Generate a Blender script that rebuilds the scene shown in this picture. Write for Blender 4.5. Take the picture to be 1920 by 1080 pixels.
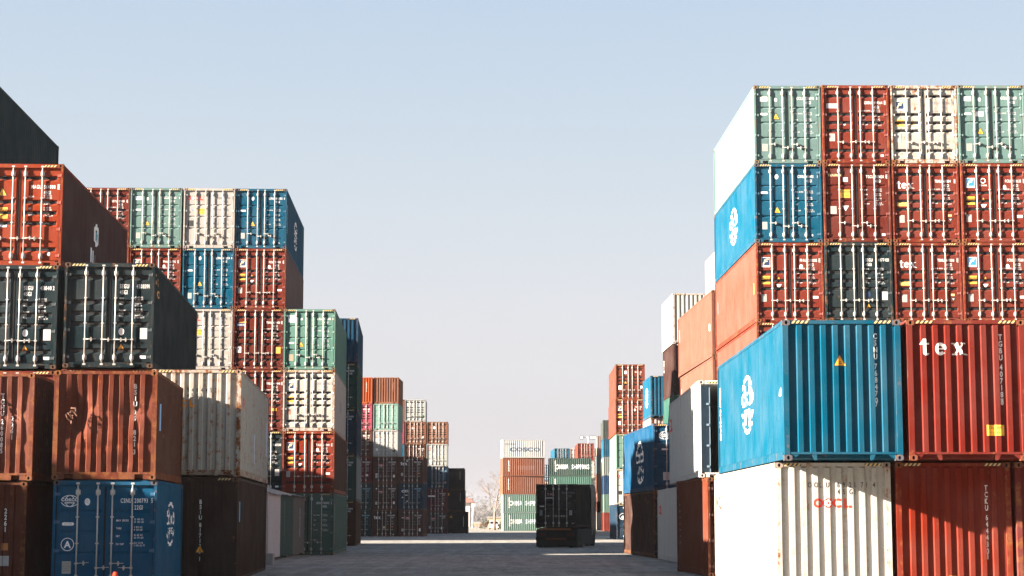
import bpy, bmesh, math, random
from mathutils import Vector, Matrix
R = math.radians
random.seed(11)
for o in list(bpy.data.objects): bpy.data.objects.remove(o)
scene = bpy.context.scene
COL = scene.collection

# ------------------------------------------------------------------ camera
cd = bpy.data.cameras.new('camera'); cam = bpy.data.objects.new('camera', cd); COL.objects.link(cam)
cam.location = (0, 0, 1.67); cam.rotation_euler = (R(90 + 6.988), 0, 0)
cd.sensor_width = 36; cd.lens = 36 * 3537.6 / 1920; cd.clip_start = .5; cd.clip_end = 6000
scene.camera = cam
# ------------------------------------------------------------------ sun, sky, exposure
SUN_EL = R(18.6)
SUN_H = Vector((-1, -1 / 3.0, 0)).normalized()          # horizontal direction towards the sun
sd = bpy.data.lights.new('sun', 'SUN'); sun = bpy.data.objects.new('sun', sd); COL.objects.link(sun)
sd.energy = 5.0; sd.angle = R(.5); sd.color = (1, .875, .745)
svec = Vector((SUN_H.x * math.cos(SUN_EL), SUN_H.y * math.cos(SUN_EL), math.sin(SUN_EL)))
sun.rotation_euler = svec.to_track_quat('Z', 'Y').to_euler()
w = bpy.data.worlds.new('World'); scene.world = w; w.use_nodes = True
nt = w.node_tree; nt.nodes.clear()
out = nt.nodes.new('ShaderNodeOutputWorld'); bg = nt.nodes.new('ShaderNodeBackground')
sky = nt.nodes.new('ShaderNodeTexSky'); sky.sky_type = 'NISHITA'; sky.sun_disc = False
sky.sun_elevation = SUN_EL; sky.sun_rotation = math.atan2(SUN_H.x, SUN_H.y)
sky.altitude = 0; sky.air_density = 1.0; sky.dust_density = 4.0; sky.ozone_density = 2.0
bg.inputs['Strength'].default_value = .05
hsv = nt.nodes.new('ShaderNodeHueSaturation'); hsv.inputs['Saturation'].default_value = .7
tcw = nt.nodes.new('ShaderNodeTexCoord'); sepw = nt.nodes.new('ShaderNodeSeparateXYZ')
veil = nt.nodes.new('ShaderNodeValToRGB')                       # high thin haze: pale near the horizon, clear blue overhead
for p_, c_ in ((0., (1.15, 1.08, 1.10)), (.10, (1.06, 1.05, 1.10)), (.19, (.86, .96, 1.06)), (.27, (.72, .88, 1.07)), (.42, (.32, .47, .70)), (1., (.10, .18, .38))):
    if p_ in (0., 1.): e_ = veil.color_ramp.elements[0 if p_ == 0 else -1]
    else: e_ = veil.color_ramp.elements.new(p_)
    e_.color = (*c_, 1)
sclw = nt.nodes.new('ShaderNodeVectorMath'); sclw.operation = 'SCALE'; sclw.inputs['Scale'].default_value = 2.22
mixs = nt.nodes.new('ShaderNodeMixRGB'); mixs.inputs[0].default_value = .86
nt.links.new(tcw.outputs['Generated'], sepw.inputs[0]); nt.links.new(sepw.outputs['Z'], veil.inputs[0])
nt.links.new(veil.outputs[0], sclw.inputs[0]); nt.links.new(sclw.outputs[0], mixs.inputs[2])
nt.links.new(sky.outputs[0], hsv.inputs['Color']); nt.links.new(hsv.outputs[0], mixs.inputs[1])
nt.links.new(mixs.outputs[0], bg.inputs['Color']); nt.links.new(bg.outputs[0], out.inputs['Surface'])
vs = scene.view_settings; vs.view_transform = 'Standard'; vs.look = 'None'; vs.gamma = 1; vs.exposure = 2.75

# ------------------------------------------------------------------ helpers
W = 2.438; HC = 2.896; ST = 2.591; L4 = 12.192; L2 = 6.058
def tag(o, label=None, cat=None, group=None, kind=None):
    for k, v in (('label', label), ('category', cat), ('group', group), ('kind', kind)):
        if v: o[k] = v
    return o
def empty(name, loc, rz=0):
    o = bpy.data.objects.new(name, None); COL.objects.link(o); o.location = loc; o.rotation_euler = (0, 0, rz)
    o.empty_display_size = .3
    return o
def link(name, me, parent=None, color=None, loc=None, rot=None):
    o = bpy.data.objects.new(name, me); COL.objects.link(o)
    if parent: o.parent = parent
    if color: o.color = color
    if loc: o.location = loc
    if rot: o.rotation_euler = rot
    return o
def mesh(name, bm, *mats, smooth=False):
    me = bpy.data.meshes.new(name); bm.normal_update(); bm.to_mesh(me); bm.free()
    for m in mats: me.materials.append(m)
    if smooth:
        for p in me.polygons: p.use_smooth = True
    return me
def box(bm, x0, x1, y0, y1, z0, z1, mi=0):
    v = [bm.verts.new(p) for p in ((x0,y0,z0),(x1,y0,z0),(x1,y1,z0),(x0,y1,z0),(x0,y0,z1),(x1,y0,z1),(x1,y1,z1),(x0,y1,z1))]
    for f in ((0,3,2,1),(4,5,6,7),(0,1,5,4),(1,2,6,5),(2,3,7,6),(3,0,4,7)):
        bm.faces.new([v[i] for i in f]).material_index = mi
def prism(bm, pts, y0, y1, mi=0):                           # polygon in x,z extruded along y
    a = [bm.verts.new((x, y0, z)) for x, z in pts]; b = [bm.verts.new((x, y1, z)) for x, z in pts]
    n = len(pts); fs = [bm.faces.new(a), bm.faces.new(b[::-1])]
    for i in range(n): fs.append(bm.faces.new((a[i], b[i], b[(i+1) % n], a[(i+1) % n])))
    for f in fs: f.material_index = mi
    bmesh.ops.recalc_face_normals(bm, faces=fs)
def tube(bm, p0, p1, r0, r1=None, n=8, mi=0, cap=True):
    r1 = r0 if r1 is None else r1; p0 = Vector(p0); p1 = Vector(p1); q = (p1 - p0).to_track_quat('Z', 'Y')
    a, b = [], []
    for i in range(n):
        t = 2 * math.pi * i / n; c = Vector((math.cos(t), math.sin(t), 0))
        a.append(bm.verts.new(p0 + q @ (c * r0))); b.append(bm.verts.new(p1 + q @ (c * r1)))
    for i in range(n):
        f = bm.faces.new((a[i], a[(i+1) % n], b[(i+1) % n], b[i])); f.smooth = n > 5; f.material_index = mi
    if cap:
        for f in (bm.faces.new(a[::-1]), bm.faces.new(b)): f.material_index = mi

# ------------------------------------------------------------------ materials
def newmat(name):
    m = bpy.data.materials.new(name); m.use_nodes = True; n = m.node_tree; b = n.nodes['Principled BSDF']
    return m, n, b
def nd(n, t, **kw):
    x = n.nodes.new(t)
    for k, v in kw.items():
        if k in x.inputs: x.inputs[k].default_value = v
        else: setattr(x, k, v)
    return x
def math_(n, op, a, b=None, c=None, clamp=False):
    x = n.nodes.new('ShaderNodeMath'); x.operation = op; x.use_clamp = clamp
    for i, v in enumerate((a, b, c)):
        if v is None: continue
        if hasattr(v, 'node'): n.links.new(v, x.inputs[i])
        else: x.inputs[i].default_value = v
    return x.outputs[0]
def mixc(n, fac, a, b, mode='MIX'):
    x = n.nodes.new('ShaderNodeMixRGB'); x.blend_type = mode
    for i, v in enumerate((fac, a, b)):
        if hasattr(v, 'node'): n.links.new(v, x.inputs[i])
        else: x.inputs[i].default_value = v if i == 0 else (*v, 1)[:4]
    return x.outputs[0]
def noise(n, vec, scale, detail=4, rough=.55):
    x = nd(n, 'ShaderNodeTexNoise', Scale=scale, Detail=detail, Roughness=rough); n.links.new(vec, x.inputs['Vector']); return x.outputs['Fac']
def ramp(n, v, lo, hi, a=0., b=1.):
    x = nd(n, 'ShaderNodeMapRange'); n.links.new(v, x.inputs[0])
    for i, q in enumerate((lo, hi, a, b)):
        if hasattr(q, 'node'): n.links.new(q, x.inputs[i + 1])
        else: x.inputs[i + 1].default_value = q
    return x.outputs[0]
def objvec(n, scale=(1, 1, 1)):
    tc = n.nodes.new('ShaderNodeTexCoord'); oi = n.nodes.new('ShaderNodeObjectInfo')
    mp = nd(n, 'ShaderNodeMapping'); mp.inputs['Scale'].default_value = scale
    cx = n.nodes.new('ShaderNodeCombineXYZ')
    r = math_(n, 'MULTIPLY', oi.outputs['Random'], 173.)
    for i in range(3): n.links.new(r, cx.inputs[i])
    n.links.new(tc.outputs['Object'], mp.inputs['Vector']); n.links.new(cx.outputs[0], mp.inputs['Location'])
    return mp.outputs[0], oi

def paint_material(name):
    m, n, b = newmat(name)
    v, oi = objvec(n); vst, _ = objvec(n, (9, 9, .35))
    big = noise(n, v, .9, 3); fine = noise(n, v, 5.5, 8, .68); stk = noise(n, vst, 1.3, 5, .6); spk = noise(n, v, 30, 3, .6)
    col = mixc(n, ramp(n, big, .35, .68), oi.outputs['Color'], mixc(n, .05, oi.outputs['Color'], (.4, .36, .33)))
    dirt = math_(n, 'MULTIPLY', ramp(n, stk, .5, .74), ramp(n, fine, .4, .6))
    col = mixc(n, math_(n, 'MULTIPLY', dirt, .75), col, (.46, .40, .36), 'MULTIPLY')
    col = mixc(n, math_(n, 'MULTIPLY', ramp(n, spk, .60, .70), .6), col, (.5, .42, .38), 'MULTIPLY')
    amt = oi.outputs['Alpha']
    th = math_(n, 'SUBTRACT', .73, math_(n, 'MULTIPLY', amt, .33))
    mixn = math_(n, 'ADD', math_(n, 'MULTIPLY', fine, .66), math_(n, 'MULTIPLY', stk, .34))
    rust = ramp(n, mixn, th, math_(n, 'ADD', th, .07))
    halo = ramp(n, mixn, math_(n, 'SUBTRACT', th, .07), math_(n, 'ADD', th, .06))
    col = mixc(n, math_(n, 'MULTIPLY', halo, .45), col, (.40, .17, .06))
    rc = mixc(n, ramp(n, spk, .35, .65), (.065, .024, .012), (.27, .10, .035))
    col = mixc(n, rust, col, rc)
    n.links.new(col, b.inputs['Base Color'])
    n.links.new(ramp(n, rust, 0, 1, .62, .9), b.inputs['Roughness'])
    b.inputs['Specular IOR Level'].default_value = .015
    bp = nd(n, 'ShaderNodeBump', Strength=.35, Distance=.02)
    n.links.new(math_(n, 'ADD', math_(n, 'MULTIPLY', noise(n, v, 2.6, 2), 1.0), math_(n, 'MULTIPLY', fine, .12)), bp.inputs['Height'])
    n.links.new(bp.outputs[0], b.inputs['Normal'])
    return m
PAINT = paint_material('weathered_paint')
def simple(name, c, rough=.6, metal=0., var=.25, scale=6):
    m, n, b = newmat(name); v, oi = objvec(n); f = noise(n, v, scale, 5, .6)
    n.links.new(mixc(n, f, tuple(x * (1 - var) for x in c), tuple(min(1, x * (1 + var)) for x in c)), b.inputs['Base Color'])
    b.inputs['Roughness'].default_value = rough; b.inputs['Metallic'].default_value = metal; b.inputs['Specular IOR Level'].default_value = .2
    return m
GALV = simple('galvanised_steel', (.52, .49, .45), .5, .25)
RUBBER = simple('black_rubber', (.018, .018, .018), .8)
DARK = simple('dark_void', (.006, .006, .006), .95)
TYRE = simple('tyre_rubber', (.02, .02, .02), .85)
CONC = simple('concrete', (.34, .32, .29), .9)
BARK = simple('bark', (.19, .15, .125), .9)
LAMPM = simple('lamp_glass', (.75, .75, .72), .3)
def decal_material():
    m, n, b = newmat('printed_marks'); v, oi = objvec(n)
    at = nd(n, 'ShaderNodeVertexColor', layer_name='Col')
    f = noise(n, v, 14, 6, .65)
    n.links.new(mixc(n, math_(n, 'MULTIPLY', ramp(n, f, .5, .72), .35), at.outputs[0], (.16, .11, .08)), b.inputs['Base Color'])
    b.inputs['Roughness'].default_value = .55
    return m
DECAL = decal_material()

# ------------------------------------------------------------------ glyphs and printed marks
_gl = {}
def glyph(ch, bold=.012):
    k = (ch, bold)
    if k in _gl: return _gl[k]
    cu = bpy.data.curves.new('glyph', 'FONT'); cu.body = ch; cu.size = 1; cu.resolution_u = 3; cu.offset = bold; cu.fill_mode = 'FRONT'
    ob = bpy.data.objects.new('glyph', cu); COL.objects.link(ob)
    dg = bpy.context.evaluated_depsgraph_get(); dg.update()
    me = ob.evaluated_get(dg).to_mesh()
    vs_ = [(v.co.x, v.co.y) for v in me.vertices]; fs = [tuple(p.vertices) for p in me.polygons]
    ob.evaluated_get(dg).to_mesh_clear(); bpy.data.objects.remove(ob); bpy.data.curves.remove(cu)
    if vs_:
        x0 = min(v[0] for v in vs_); x1 = max(v[0] for v in vs_)
        vs_ = [(x - x0, y) for x, y in vs_]; wd = x1 - x0
    else: wd = .3
    _gl[k] = (vs_, fs, wd); return _gl[k]
WHT = (.88, .86, .82); BLK = (.02, .02, .02); YEL = (.80, .42, .05); RED = (.62, .04, .02); CRM = (.80, .68, .38); NVY = (.01, .03, .09); GRY = (.42, .40, .37); BLU = (.02, .22, .50); ORG = (.75, .22, .03)
class Ink:
    """flat marks in (u, v), later laid onto a wall profile"""
    def __init__(s): s.bm = bmesh.new(); s.cl = s.bm.loops.layers.float_color.new('Col'); s.lay = 0
    def face(s, pts, c, w=0):
        try: f = s.bm.faces.new([s.bm.verts.new((x, -.0012 * w, z)) for x, z in pts])
        except ValueError: return
        f.normal_update()
        if f.normal.y > 0: f.normal_flip()
        for l in f.loops: l[s.cl] = (*c, 1)
    def rect(s, x0, x1, z0, z1, c, w=0): s.face(((x0, z0), (x1, z0), (x1, z1), (x0, z1)), c, w)
    def ring(s, cx, cz, rx, rz, t, c, w=0, a0=0, a1=360, n=20):
        for i in range(n):
            a, b = R(a0 + (a1 - a0) * i / n), R(a0 + (a1 - a0) * (i + 1) / n)
            s.face([(cx + rx * math.cos(a), cz + rz * math.sin(a)), (cx + rx * math.cos(b), cz + rz * math.sin(b)),
                    (cx + (rx - t) * math.cos(b), cz + (rz - t) * math.sin(b)), (cx + (rx - t) * math.cos(a), cz + (rz - t) * math.sin(a))], c, w)
    def disc(s, cx, cz, rx, rz, c, w=0, n=16):
        s.face([(cx + rx * math.cos(2 * math.pi * i / n), cz + rz * math.sin(2 * math.pi * i / n)) for i in range(n)], c, w)
    def ch(s, ch, x, z, h, c, sx=.8, w=0, bold=.012):
        vs_, fs, wd = glyph(ch, bold); k = h / .72
        vv = [s.bm.verts.new((x + vx * k * sx, -.0012 * w, z + vy * k)) for vx, vy in vs_]
        for f in fs:
            try: g = s.bm.faces.new([vv[i] for i in f])
            except ValueError: continue
            g.normal_update()
            if g.normal.y > 0: g.normal_flip()
            for l in g.loops: l[s.cl] = (*c, 1)
        return wd * k * sx
    def width(s, t, h, sx=.8, bold=.012): return sum((glyph(c, bold)[2] * h / .72 * sx if c != ' ' else h * .38) + h * .13 for c in t) - h * .13
    def text(s, t, x, z, h, c, al='l', sx=.72, w=0, bold=.012):
        wd = s.width(t, h, sx, bold); x -= wd if al == 'r' else wd / 2 if al == 'c' else 0
        for q in t:
            x += (s.ch(q, x, z, h, c, sx, w, bold) if q != ' ' else h * .38) + h * .13
    def vtext(s, t, x, z, h, c, sx=.75, step=1.22):             # upright letters, one below another
        for q in t:
            if q == ' ': z -= h * .55; continue
            wd = glyph(q, .022)[2] * h / .72 * sx; s.ch(q, x - wd / 2, z - h, h, c, sx, 0, .022); z -= h * step
        return z
    # ---- marks
    def tri(s, x, z, a=.2, c=YEL):
        h = a * .92
        s.face(((x - a*.62, z - h*.58), (x + a*.62, z - h*.58), (x, z + h*.66)), BLK)
        s.face(((x - a*.5, z - h*.5), (x + a*.5, z - h*.5), (x, z + h*.5)), c, 1)
        s.rect(x - a*.2, x + a*.2, z - h*.38, z - h*.3, BLK, 2); s.rect(x - a*.14, x + a*.14, z - h*.2, z - h*.12, BLK, 2)
    def invtri(s, x, z, a=.1, c=WHT): s.face(((x - a, z + a*.8), (x, z - a*.8), (x + a, z + a*.8)), c); s.face(((x - a*.5, z + a*.45), (x, z - a*.35), (x + a*.5, z + a*.45)), GRY, 1)
    def caut(s, x, z, wd=.34, h=.24, c=YEL):
        s.rect(x - wd/2, x + wd/2, z - h/2, z + h/2, c); s.text('CAUTION', x, z + h*.12, h*.26, BLK, 'c', .62, 1); s.text('9 6 HIGH', x, z - h*.3, h*.2, (.25, .12, .02), 'c', .7, 1)
    def plate(s, x, z, wd=.18, h=.27, c=GRY):
        s.rect(x - wd/2, x + wd/2, z - h/2, z + h/2, c)
        for i in range(5): s.rect(x - wd*.38, x + wd*(.38 - .1 * (i % 2)), z + h*(.32 - i*.15), z + h*(.36 - i*.15), (.2, .19, .18), 1)
    def oval(s, x, z, r=.06, c=WHT): s.disc(x, z, r*.75, r, c); s.ring(x, z, r*.5, r*.65, r*.12, GRY, 1); s.rect(x - r*.12, x + r*.12, z - r*.3, z + r*.3, GRY, 1)
    def pill(s, x, z, wd=.28, h=.075):
        s.face([(x - wd/2 + h/2 + h/2 * math.cos(R(a)), z + h/2 * math.sin(R(a))) for a in range(90, 271, 30)] + [(x + wd/2 - h/2 + h/2 * math.cos(R(a)), z + h/2 * math.sin(R(a))) for a in range(-90, 91, 30)], WHT)
        s.rect(x - wd*.34, x + wd*.34, z - h*.12, z + h*.1, GRY, 1)
    def flag(s, x, z, a=.32, c=NVY):                            # square panel with a swept F
        s.rect(x - a/2, x + a/2, z - a*.62, z + a*.5, WHT); s.rect(x - a*.45, x + a*.45, z - a*.42, z + a*.45, c, 1)
        s.face(((x - a*.2, z + a*.12), (x - a*.1, z + a*.27), (x + a*.05, z + a*.33), (x + a*.36, z + a*.34), (x + a*.3, z + a*.22), (x + a*.02, z + a*.2), (x - a*.12, z + a*.08)), CRM, 2)
        s.face(((x - a*.28, z - a*.1), (x - a*.16, z + a*.06), (x, z + a*.1), (x + a*.24, z + a*.1), (x + a*.18, z - a*.01), (x - a*.02, z - a*.03), (x - a*.16, z - a*.12)), CRM, 2)
        s.face(((x - a*.36, z - a*.33), (x - a*.3, z - a*.12), (x - a*.16, z - a*.06), (x - a*.2, z - a*.33)), CRM, 2)
        s.rect(x - a*.32, x + a*.32, z - a*.56, z - a*.5, (.2, .2, .25), 2)
    def tex(s, x, z, h, c=WHT, gap=0.):                         # serif lettering; h = x-height
        t = h * .27; k = h * .1
        def X(q): return x + q * h
        s.rect(X(.18), X(.18) + t, z + h*.12, z + h*1.32, c); s.face(((X(-.06), z + h*.86), (X(.18), z + h*1.32), (X(.18), z + h*.86)), c)
        s.rect(X(.45), X(.72), z + h*.86, z + h, c); s.face(((X(.18), z + h*.12), (X(.45), z + h*.16), (X(.74), z + h*.14), (X(.6), z - h*.02), (X(.38), z - h*.04), (X(.24), z + h*.02)), c)
        ex = x + h * 1.28 + gap
        s.ring(ex, z + h*.5, h*.46, h*.53, t, c, 0, 0, 320, 22); s.rect(ex - h*.2, ex + h*.44, z + h*.46, z + h*.56, c)
        xx = ex + h * .62 + gap
        s.face(((xx + h*.04, z + h), (xx + h*.36, z + h), (xx + h*1.02, z), (xx + h*.66, z)), c)
        s.face(((xx + h*.86, z + h*.98), (xx + h*.97, z + h*.98), (xx + h*.22, z + h*.02), (xx + h*.1, z + h*.02)), c)
        for a, b, zz in ((-.05, .46, 1), (.68, 1.08, 1), (-.02, .36, 0), (.56, 1.12, 0)):
            s.rect(xx + a*h, xx + b*h, z + zz*(h - k), z + zz*(h - k) + k, c)
        s.disc(xx + h*1.2, z + h*.02, h*.05, h*.05, c)
    def globe(s, x, z, a=.4, c=WHT):
        t = a * .035
        s.ring(x, z, a*.5, a*.33, t, c, 0, 15, 165, 14); s.ring(x, z, a*.5, a*.33, t, c, 0, 195, 345, 14)
        s.ring(x, z, a*.26, a*.33, t, c, 0, 25, 155, 10); s.ring(x, z, a*.26, a*.33, t, c, 0, 205, 335, 10)
        s.text('COSCO', x, z - a*.005, a*.15, c, 'c', 1.25, 0, .03); s.text('SHIPPING', x, z - a*.145, a*.095, c, 'c', 1.05, 0, .02)
    def oocl(s, x, z, h, c=RED, wd=1.):
        r = h * .5; p = h * .98 * wd
        s.ring(x, z, r*wd, r, r*.48, c, 0)
        s.disc(x + p, z, r*wd, r, c)
        for i in range(6):
            a = i * math.pi / 3 + .5; s.disc(x + p + r*.5*math.cos(a)*wd, z + r*.5*math.sin(a), r*.27*wd, r*.27, WHT, 1, 8)
        s.disc(x + p, z, r*.2*wd, r*.2, c, 2, 8)
        s.ring(x + 2*p, z, r*wd, r, r*.48, c, 0, 45, 315)
        s.rect(x + 2.62*p, x + 2.62*p + r*.5, z - r, z + r, c); s.rect(x + 2.62*p + r*.5, x + 2.62*p + h*.78, z - r, z - r*.5, c)
    def tal(s, x, z, wd=.34, h=.2): s.rect(x - wd/2, x + wd/2, z - h/2, z + h/2, (.42, .03, .03)); s.text('TAL', x, z - h*.22, h*.5, WHT, 'c', 1.3, 1, .02); s.rect(x - wd/2, x + wd/2, z - h*.95, z - h*.62, WHT)
    def cis(s, x, z, a=.28, c=BLU):
        s.rect(x - a/2, x + a/2, z - a*.3, z + a*.3, WHT); t = a * .06
        s.ring(x - a*.17, z, a*.2, a*.18, t*1.3, c, 1, 40, 320); s.rect(x - a*.02, x + a*.05, z - a*.24, z + a*.24, c, 1)
        s.ring(x + a*.2, z + a*.075, a*.17, a*.1, t, c, 1, 20, 270, 10); s.ring(x + a*.2, z - a*.075, a*.17, a*.1, t, c, 1, -160, 90, 10)
    def circA(s, x, z, r=.155): s.ring(x, z, r, r, r*.1, WHT); s.text('A', x, z - r*.5, r*1.02, WHT, 'c', 1.0, 0, .03)
    def num(s, pre, dig, chk, code, z, c=WHT, h=.105, dx=0., box_=True):
        s.text(pre, .61 + dx, z, h, c, 'r', .62); s.text(dig, .685 + dx, z, h, c, 'l', .62)
        if chk:
            s.text(chk, 1.075 + dx, z, h, c, 'l', .62)
            if box_:
                for a in ((1.06, 1.07, -.02, h + .02), (1.128, 1.138, -.02, h + .02), (1.07, 1.128, -.02, -.011), (1.07, 1.128, h + .011, h + .02)): s.rect(a[0] + dx, a[1] + dx, z + a[2], z + a[3], c)
        s.text(code, .685 + dx, z - h * 1.55, h, c, 'l', .62)
    def data(s, z, c=WHT, step=.155, names=('MAX GROSS', 'TARE', 'NET', 'CU CAP')):
        rows = (('30 480 KG', '67 200 LBS'), ('3 870 KG', '8 530 LBS'), ('26 610 KG', '58 670 LBS'), ('76.4 CU M', '2 700 CU FT'))
        for i, (a, (p, q)) in enumerate(zip(names, rows)):
            zz = z - i * step; s.text(a, .27, zz, .046, c, 'l', .7); s.text(p, .69, zz + .028, .044, c, 'l', .62); s.text(q, .69, zz - .034, .044, c, 'l', .62)
    def lay(s): pass

# ------------------------------------------------------------------ container wall profiles
def side_profile(L):
    p = []; y = .13; pitch = .278; n = int((L - .26) / pitch); y = (L - n * pitch) / 2
    p.append((.1, .036)); p.append((y - .001, .036))
    for i in range(n):
        p += [(y, .036), (y + .068, .0), (y + .140, .0), (y + .208, .036)]; y += pitch
    p += [(L - .1, .036)]; return p
def end_profile():
    p = [(-1.11, .062)]; x = -1.047
    for i in range(8):
        p += [(x + .11, .062), (x + .13, .014), (x + .228, .014), (x + .248, .062)]; x += .248
    p += [(1.11, .062)]; return p
def door_profile(kind, H):
    z0 = .17; z1 = H - .15; h = z1 - z0; D = .066
    if kind == 'P':
        fr = [.26, .475, .695]; up, fl, lo, dp = .012, .03, .045, .03
    else:
        fr = [.10, .365, .485, .60, .885]; up, fl, lo, dp = .04, .045, .075, .05
    p = [(z0, D)]
    for f in sorted(fr, reverse=True):
        zt = z1 - f * h + (up + fl + lo) / 2
        p += [(zt - up - fl - lo, D), (zt - up - fl, D + dp), (zt - up, D + dp), (zt, D)]
    p.append((z1, D)); return p
def interp(p, q):
    if q <= p[0][0]: return p[0][1]
    for (a, b), (c, d) in zip(p, p[1:]):
        if q <= c: return b + (d - b) * (q - a) / (c - a) if c > a else d
    return p[-1][1]
def drape(ink, axis, prof, mapf, name):
    """cut the marks along the wall's folds and lay them on it, 3 mm proud"""
    bm = ink.bm
    if bm.verts and prof:
        i = 0 if axis == 'u' else 2
        lo = min(v.co[i] for v in bm.verts); hi = max(v.co[i] for v in bm.verts)
        for q, _ in prof:
            if lo < q < hi:
                co = [0, 0, 0]; no = [0, 0, 0]; co[i] = q; no[i] = 1
                bmesh.ops.bisect_plane(bm, geom=bm.verts[:] + bm.edges[:] + bm.faces[:], dist=1e-5, plane_co=co, plane_no=no)
    for v in bm.verts:
        u, e, z = v.co; d = interp(prof, u if axis == 'u' else z) if prof else 0
        v.co = mapf(u, z, d - .003 + e)
    return mesh(name, bm, DECAL)

# ------------------------------------------------------------------ container meshes (shared)
_M = {}
def cached(f):
    def g(*a):
        k = (f.__name__,) + a
        if k not in _M: _M[k] = f(*a)
        return _M[k]
    return g
def casting_into(bm, cx, cy, z0, sx, sy, mi=0, dark=1):
    """hollow corner fitting; sx/sy point outward"""
    a, b, h = .162, .178, .118
    x0, x1 = (cx - a, cx) if sx > 0 else (cx, cx + a); y0, y1 = (cy - b, cy) if sy > 0 else (cy, cy + b)
    v = {}
    def face(corners, ctr, ru, rv, eu, ev, nrm):
        ring, inner = [], []
        N = 12
        for i in range(N):
            t = 2 * math.pi * i / N; c, s_ = math.cos(t), math.sin(t)
            k = 1 / max(abs(c), abs(s_)); ring.append(bm.verts.new(ctr + eu * (ru[0] * c * k) + ev * (rv[0] * s_ * k)))
            inner.append(bm.verts.new(ctr + eu * (ru[1] * c) + ev * (rv[1] * s_)))
        deep = [bm.verts.new(q.co - nrm * .035) for q in inner]; fs = []
        for i in range(N):
            j = (i + 1) % N; fs.append(bm.faces.new((ring[i], ring[j], inner[j], inner[i]))); g = bm.faces.new((inner[i], inner[j], deep[j], deep[i])); g.material_index = dark; fs.append(g)
        g = bm.faces.new(deep); g.material_index = dark
        for q in fs:
            q.normal_update()
    X, Y, Z = Vector((1, 0, 0)), Vector((0, 1, 0)), Vector((0, 0, 1)); zc = z0 + h/2
    yf = y1 if sy > 0 else y0; xf = x1 if sx > 0 else x0
    face(None, Vector(((x0 + x1)/2, yf, zc)), (a/2, .028), (h/2, .04), X, Z, Y * sy)
    face(None, Vector((xf, (y0 + y1)/2, zc)), (b/2, .028), (h/2, .04), Y, Z, X * sx)
    e = .0
    for f in (((x0,y0,z0),(x1,y0,z0),(x1,y1,z0),(x0,y1,z0)), ((x0,y0,z0+h),(x1,y0,z0+h),(x1,y1,z0+h),(x0,y1,z0+h))):
        bm.faces.new([bm.verts.new(p) for p in f])
    yb = y0 if sy > 0 else y1; xb = x0 if sx > 0 else x1
    bm.faces.new([bm.verts.new(p) for p in ((x0,yb,z0),(x1,yb,z0),(x1,yb,z0+h),(x0,yb,z0+h))])
    bm.faces.new([bm.verts.new(p) for p in ((xb,y0,z0),(xb,y1,z0),(xb,y1,z0+h),(xb,y0,z0+h))])
@cached
def m_casting(sx, sy):
    bm = bmesh.new(); casting_into(bm, 0, 0, 0, sx, sy); bmesh.ops.recalc_face_normals(bm, faces=bm.faces[:]); return mesh('corner_casting', bm, PAINT, DARK)
@cached
def m_frame(L, H, front, cast):
    bm = bmesh.new(); w2 = W / 2; e = .005; c = .118
    pw = .07 if front != 'end' else .118
    for y0, y1, p in ((e, .12, pw), (L - .12, L - e, .118)):
        for s in (-1, 1):
            a, b = sorted((s * (w2 - e), s * (w2 - p))); box(bm, a, b, y0, y1, c, H - c)
    for s in (-1, 1):                                          # top and bottom side rails
        a, b = sorted((s * (w2 - .006), s * (w2 - .06))); box(bm, a, b, .178, L - .178, H - .075, H - .006)
        a, b = sorted((s * (w2 - .003), s * (w2 - .05))); box(bm, a, b, .178, L - .178, .03, .17)
        a, b = sorted((s * (w2 - .02), s * (w2 - .06))); box(bm, a, b, .1205, L - .1205, .171, .20)
    xi = w2 - .162
    if front == 'end':
        box(bm, -xi, xi, .008, .09, H - .085, H - .01)
        box(bm, -(w2 - .119), w2 - .119, .010, .09, .13, .178)
        if H > 2.7:                                            # gooseneck tunnel: hooks under the sill
            for s in (-1, 1):
                prism(bm, [(s * .55, .13), (s * .66, .13), (s * .60, .01), (s * .545, .01)], .02, .05)
                prism(bm, [(s * xi, .13), (s * (xi - .16), .13), (s * xi, .02)], .02, .05)
        else:
            box(bm, -.72, .72, .012, .07, .01, .129)
            for s in (-1, 1):
                a, b = sorted((s * .92, s * xi)); box(bm, a, b, .012, .07, .01, .129)
    else:
        box(bm, -xi, xi, .008, .11, H - .115, H - .008)
        box(bm, -(w2 - .071), w2 - .071, .07, .10, H - .148, H - .1155)
        box(bm, -.72, .72, .014, .11, .012, .15)
        for s in (-1, 1):
            a, b = sorted((s * .92, s * xi)); box(bm, a, b, .014, .11, .012, .15)
            a, b = sorted((s * .721, s * .919)); box(bm, a, b, .016, .11, .10, .148)
    box(bm, -xi, xi, L - .09, L - .008, H - .1, H - .01); box(bm, -xi, xi, L - .09, L - .008, .012, .16)
    box(bm, -w2 + .052, w2 - .052, .12, L - .12, .05, .12)     # floor
    if cast:
        for s in (-1, 1):
            for y, t in ((0, -1), (L, 1)):
                for z in (0, H - c): casting_into(bm, s * w2, y, z, s, t)
    return mesh('frame', bm, PAINT, DARK)
def crumple(kind):
    def none(y, z): return 0, 0
    def blue(y, z):                                            # deep diagonal buckle
        q = (y - 7.8 - (z - 1.5) * .55); d = .16 * math.exp(-(q / .8) ** 2) * math.exp(-((z - 1.9) / 1.1) ** 2)
        d += .03 * math.sin(y * 2.1 + z * 1.3) + .02 * math.sin(y * 5.3 - z * 3.1) + .07 * math.exp(-((y - 4.6) / .7) ** 2 - ((z - .6) / .5) ** 2)
        return d, 0
    def brown(y, z):
        d = .05 * math.sin(y * 1.7 + z * 2.3) + .035 * math.sin(y * 4.1 - z * 2.9 + 1) + .03 * math.sin(y * 8 + z * 1.2)
        return max(0, d + .05), 0
    return {'': none, 'blue': blue, 'brown': brown}[kind]
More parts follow.
